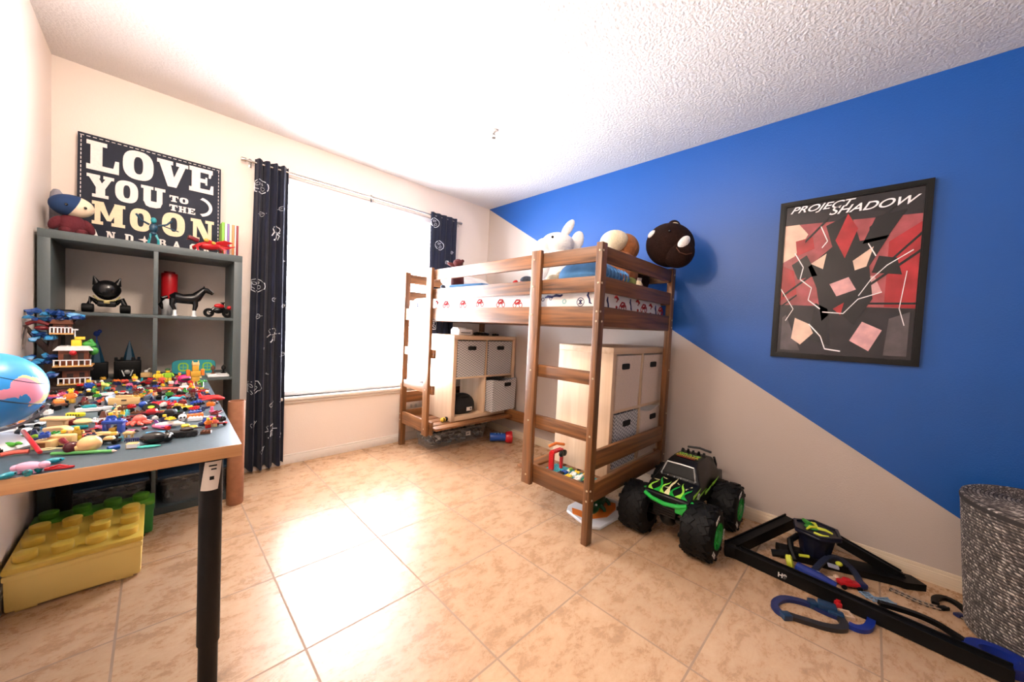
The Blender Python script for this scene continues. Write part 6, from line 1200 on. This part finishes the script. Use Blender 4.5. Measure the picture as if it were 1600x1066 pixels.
t_one('toy_palm', 'small green toy palm tree by the yellow robot', 'toy', D(316, 606, .018), PAL['green'], lambda q: (q.cyl((0, 0, 0), (0, 0, .03), .005, n=8), [q.tube([(0, 0, .03), (.012*math.cos(a), .012*math.sin(a), .036), (.022*math.cos(a), .022*math.sin(a), .028)], [.004, .004, .001], 0, 6) for a in [i*PI/3 for i in range(6)]]))
t_animal('sky blue toy bird with spread back mid-right of the desk', D(274, 631, .03), .05, PAL['sky'], ADRIFT+.2, PAL['teal'], .3, .8, 'toy_bird')
t_plane('long red toy jet at the right edge of the desk', D(331, 627, .045), .11, PAL['red'], mat('coral_red', rgb(228, 52, 60), .35), ADRIFT+.2)
t_car('yellow toy truck in front of the sky blue bird', D(285, 641, .032), .07, PAL['yellow'], ADRIFT+.2, PAL['gold'])
t_one('tyre_stack', 'black toy tyre with lime rim in the middle right', 'toy', D(236, 640, .026), RUB, lambda q: q.lathe([(.012, .0), (.026, .0), (.030, .008), (.026, .016), (.012, .016)], 0, 22, RX(.5), cap=False), 0, 'tyre', (('rim', PAL['lime'], lambda q: q.lathe([(.0005, .004), (.013, .004), (.013, .013), (.0005, .013)], 0, 16, RX(.5), cap=False)),))
t_car('crimson toy sports car in front of the tyre', D(239, 651, .035), .075, PAL['maroon'], ADRIFT+.4, PAL['red'])
t_car('black toy muscle car in front of the yellow truck', D(268, 653, .04), .085, bk, ADRIFT+.3)
t_one('coral_octopus', 'coral toy octopus in the middle of the desk', 'toy', D(218, 664, .035), PAL['coral'], lambda q: (q.ell((0, 0, .024), (.022, .020, .020), 0, None, 16), [q.tube([(.014*math.cos(a), .014*math.sin(a), .016), (.030*math.cos(a), .028*math.sin(a), .010), (.040*math.cos(a+.3), .036*math.sin(a+.3), .006)], [.008, .007, .004], 0, 8) for a in [i*PI/4 for i in range(8)]]), 0, 'body')
t_one('toy_skull', 'small white toy skull mid-right of the desk', 'toy', D(285, 658, .016), WPL, lambda q: (q.ell((0, 0, .018), (.015, .015, .014), 0, None, 14), q.box((0, -.006, .006), (.014, .012, .012), 0, None, .003)), 0, 'skull', (('sockets', EYE, lambda q: (q.ell((-.006, -.013, .019), .004), q.ell((.006, -.013, .019), .004))),))
t_brick('white toy block beside the white toy skull', D(305, 657, .022), 4, 2, WPL, ADRIFT+.5, .014)
t_plane('white and purple toy shuttle in front of the black muscle car', D(266, 668, .04), .095, PAL['white'], PAL['purple'], ADRIFT+.5)
for x, y, lb_ in ((290, 668, 'yellow toy disc left of a second one at the desk front right'), (302, 670, 'yellow toy disc right of the first one at the desk front right')): t_one('yellow_disc', lb_, 'toy', D(x, y, .014), PAL['yellow'], lambda q: q.lathe([(.013, 0), (.015, .004), (.015, .010), (.012, .013), (.0005, .013)], 0, 18))
t_fig('orange toy figure at the front right edge of the desk', D(325, 669, .018), .042, PAL['orange'], PAL['red'], .4); t_fig('tan toy figure with coral arms at the right desk edge', D(335, 667, .016), .04, PAL['coral'], PAL['tan'], -.2)
t_one('magenta_bow', 'small magenta toy bow at the right desk edge', 'toy', D(336, 656, .018), PAL['magenta'], lambda q: (q.ell((-.012, 0, .010), (.012, .008, .009), 0, (0, .3, 0)), q.ell((.012, 0, .010), (.012, .008, .009), 0, (0, -.3, 0)), q.ell((0, 0, .010), .006)))
t_car('small red toy car at the front right desk corner', D(346, 664, .022), .045, PAL['red'], ADRIFT+.4, WPL)
# sizes as the photograph shows them: the nearer rows are the smaller toys
for o in [o for o in COL.objects if o.parent is None and abs(o.location.z-DTZ) < 1e-4 and o.name not in WORLDLY and o.get('category') not in (None, 'globe') and not o.name.startswith('toy_tree')]:
    k = min(.95, max(.68, .68+.27*(o.location.y-1.4)/.9)); o.scale = tuple(v*k for v in o.scale)
OCC = [(a, b_, c_*min(.95, max(.68, .68+.27*(b_-1.4)/.9))) for a, b_, c_ in OCC]
# --- loose pieces between the named toys
R = random.Random(33)
CN = [('red', 'red'), ('blue', 'blue'), ('yellow', 'yellow'), ('white', 'white'), ('black', 'black'), ('green', 'green'), ('orange', 'orange'), ('teal', 'teal'), ('grey', 'grey'), ('pink', 'pink'), ('brown', 'brown'), ('tan', 'tan'), ('maroon', 'maroon'), ('navy', 'navy'), ('gold', 'gold'), ('coral', 'coral')]
WGT = [4, 2.5, 2, 3, 8, 1.5, 2, 1.2, 1.2, 1, 5, 1.5, 5.5, 5, 1.5, 1.5]
used = set(); made = 0; tries = 0
def zone(x, y):
    yz = 'front' if y < 1.72 else ('middle' if y < 2.12 else 'back'); xz = 'left' if x < -.08 else 'right'
    return '%s %s of the desk' % (yz, xz)
while made < 165 and tries < 12000:
    tries += 1
    y = R.uniform(1.34, 2.66); x = R.uniform(-.33, .160+.02*(y-1.3))
    if y < 1.36+.40*max(0, x+.06)+.06: continue                      # bare strip along the front edge
    if x < -.12 and 1.74 < y < 2.0 and R.random() < .75: continue    # bare patch left of the middle
    r = R.uniform(.012, .021)
    if any((x-a)**2+(y-b_)**2 < (r+c_*.80)**2 for a, b_, c_ in OCC): continue
    kind = R.choice(['brick', 'brick', 'plate', 'car', 'figure', 'wheel', 'cone', 'rod', 'ball', 'wedge', 'gear']); cn, ck = R.choices(CN, WGT)[0]; zn = zone(x, y)
    if (kind, cn, zn) in used: continue
    used.add((kind, cn, zn)); OCC.append((x, y, r)); made += 1
    loc = (x, y, DTZ); rz = R.uniform(0, PI); m = PAL[ck]; m2 = PAL[R.choices(CN, WGT)[0][1]]
    if kind == 'brick': t_brick('small %s toy brick at the %s' % (cn, zn), loc, R.choice((2, 2, 3)), R.choice((1, 2)), m, rz, .013, r*.72)
    elif kind == 'plate': t_brick('flat %s studded toy plate at the %s' % (cn, zn), loc, 3, 2, m, rz, .005, r*.66)
    elif kind == 'car': t_car('tiny %s toy car at the %s' % (cn, zn), loc, r*2.2, m, rz, m2)
    elif kind == 'figure': t_fig('tiny toy figure with %s top at the %s' % (cn, zn), loc, R.uniform(.028, .038), m, m2, R.uniform(-.8, .8), m2 if R.random() < .5 else None)
    else:
        q = MB()
        if kind == 'wheel': q.lathe([(r*.3, 0), (r*.8, 0), (r*.9, r*.25), (r*.8, r*.5), (r*.3, r*.5)], 0, 16, cap=False)
        if kind == 'cone': q.lathe([(r*.8, 0), (r*.8, r*.2), (r*.5, r*.25), (r*.2, r*1.3), (.0005, r*1.35)], 0, 14)
        if kind == 'rod': q.tube([(-r, 0, r*.3), (0, r*.2, r*.34), (r, 0, r*.3)], r*.26, 0, 8)
        if kind == 'ball': q.ell((0, 0, r*.6), r*.6, 0, None, 14)
        if kind == 'wedge': q.prism([(-r*.9, 0), (r*.9, 0), (r*.9, r*.3), (-r*.2, r*1.0), (-r*.9, r*1.0)], r*1.1, 0, T(0, r*.55, 0) @ RX(PI/2), r*.05)
        if kind == 'gear':
            q.lathe([(r*.25, 0), (r*.7, 0), (r*.7, r*.35), (r*.25, r*.35)], 0, 16, cap=False)
            for i in range(8): a = i*PI/4; q.box((r*.78*math.cos(a), r*.78*math.sin(a), r*.175), (r*.22, r*.22, r*.34), 0, (0, 0, a))
        o = q.build({'wheel': 'toy_ring', 'cone': 'toy_spinning_top', 'rod': 'toy_stick', 'ball': 'toy_ball', 'wedge': 'toy_ramp', 'gear': 'toy_cog'}[kind], m, None, loc, (0, 0, rz)); tag(o, 'small %s toy %s at the %s' % (cn, kind, zn), 'toy')

# --- and the tiniest pieces in the gaps
used = set(); made = 0; tries = 0
while made < 105 and tries < 20000:
    tries += 1
    y = R.uniform(1.36, 2.66); x = R.uniform(-.33, .150+.02*(y-1.3))
    if y < 1.38+.40*max(0, x+.06)+.06: continue
    if x < -.12 and 1.74 < y < 2.0 and R.random() < .8: continue
    r = R.uniform(.008, .012)
    if any((x-a)**2+(y-b_)**2 < (r+c_*.66)**2 for a, b_, c_ in OCC): continue
    kind = R.choice(['stud', 'stud', 'peg', 'hook', 'gem']); cn, ck = R.choices(CN, WGT)[0]; zn = zone(x, y)
    if (kind, cn, zn) in used: continue
    used.add((kind, cn, zn)); OCC.append((x, y, r)); made += 1
    q = MB()
    if kind == 'stud': brick_bm(q, (0, 0, 0), 1, R.choice((1, 2)), 0, r*1.1, r*.9)
    if kind == 'peg': q.lathe([(r*.7, 0), (r*.7, r*.3), (r*.4, r*.35), (r*.4, r*1.5), (.0005, r*1.7)], 0, 10)
    if kind == 'hook': q.tube([(-r, 0, r*.35), (-r*.2, r*.3, r*.35), (r*.6, 0, r*.35), (r*.5, -r*.6, r*.35)], r*.32, 0, 7)
    if kind == 'gem': q.ico((0, 0, r*.6), (r*.9, r*.7, r*.6), 0, 1, .12, made)
    o = q.build({'stud': 'small_toy_brick', 'peg': 'toy_peg', 'hook': 'toy_hook', 'gem': 'toy_gem'}[kind], PAL[ck], None, (x, y, DTZ), (0, 0, R.uniform(0, PI))); tag(o, 'tiny %s toy %s at the %s' % (cn, {'stud': 'brick', 'peg': 'peg', 'hook': 'hook', 'gem': 'pebble'}[kind], zn), 'toy')

# --- pieces lying on top of other toys
bpy.context.view_layer.update()
def top_of(o):
    zs = [(m.matrix_world @ Vector(c)).z for m in [o]+list(o.children) if m.type == 'MESH' for c in m.bound_box]
    return max(zs)
under = [o for o in COL.objects if o.parent is None and abs(o.location.z-DTZ) < 1e-4 and o.name not in WORLDLY and o.location.y > 1.44 and o.get('category') in ('toy', 'toy brick', 'toy car', 'toy plane', 'toy boat') and not o.name.startswith('toy_tree')]
R.shuffle(under); used = set(); made = 0
for o in under:
    zt = top_of(o)
    if not .006 < zt-DTZ < .034 or made >= 62: continue
    cn, ck = R.choices(CN, WGT)[0]; kind = R.choice(['brick', 'beam', 'plate']); zn = zone(o.location.x, o.location.y)
    if (kind, cn, zn) in used: continue
    used.add((kind, cn, zn)); made += 1; q = MB()
    brick_bm(q, (0, 0, 0), *{'brick': (2, 2), 'beam': (4, 1), 'plate': (3, 2)}[kind], 0, .0085, {'brick': .010, 'beam': .007, 'plate': .004}[kind])
    b = q.build('stacked_toy_brick', PAL[ck], None, (o.location.x, o.location.y, zt-.0008), (R.uniform(-.06, .06), R.uniform(-.06, .06), R.uniform(0, PI)))
    tag(b, '%s toy %s lying on top of another toy at the %s' % (cn, kind, zn), 'toy brick')
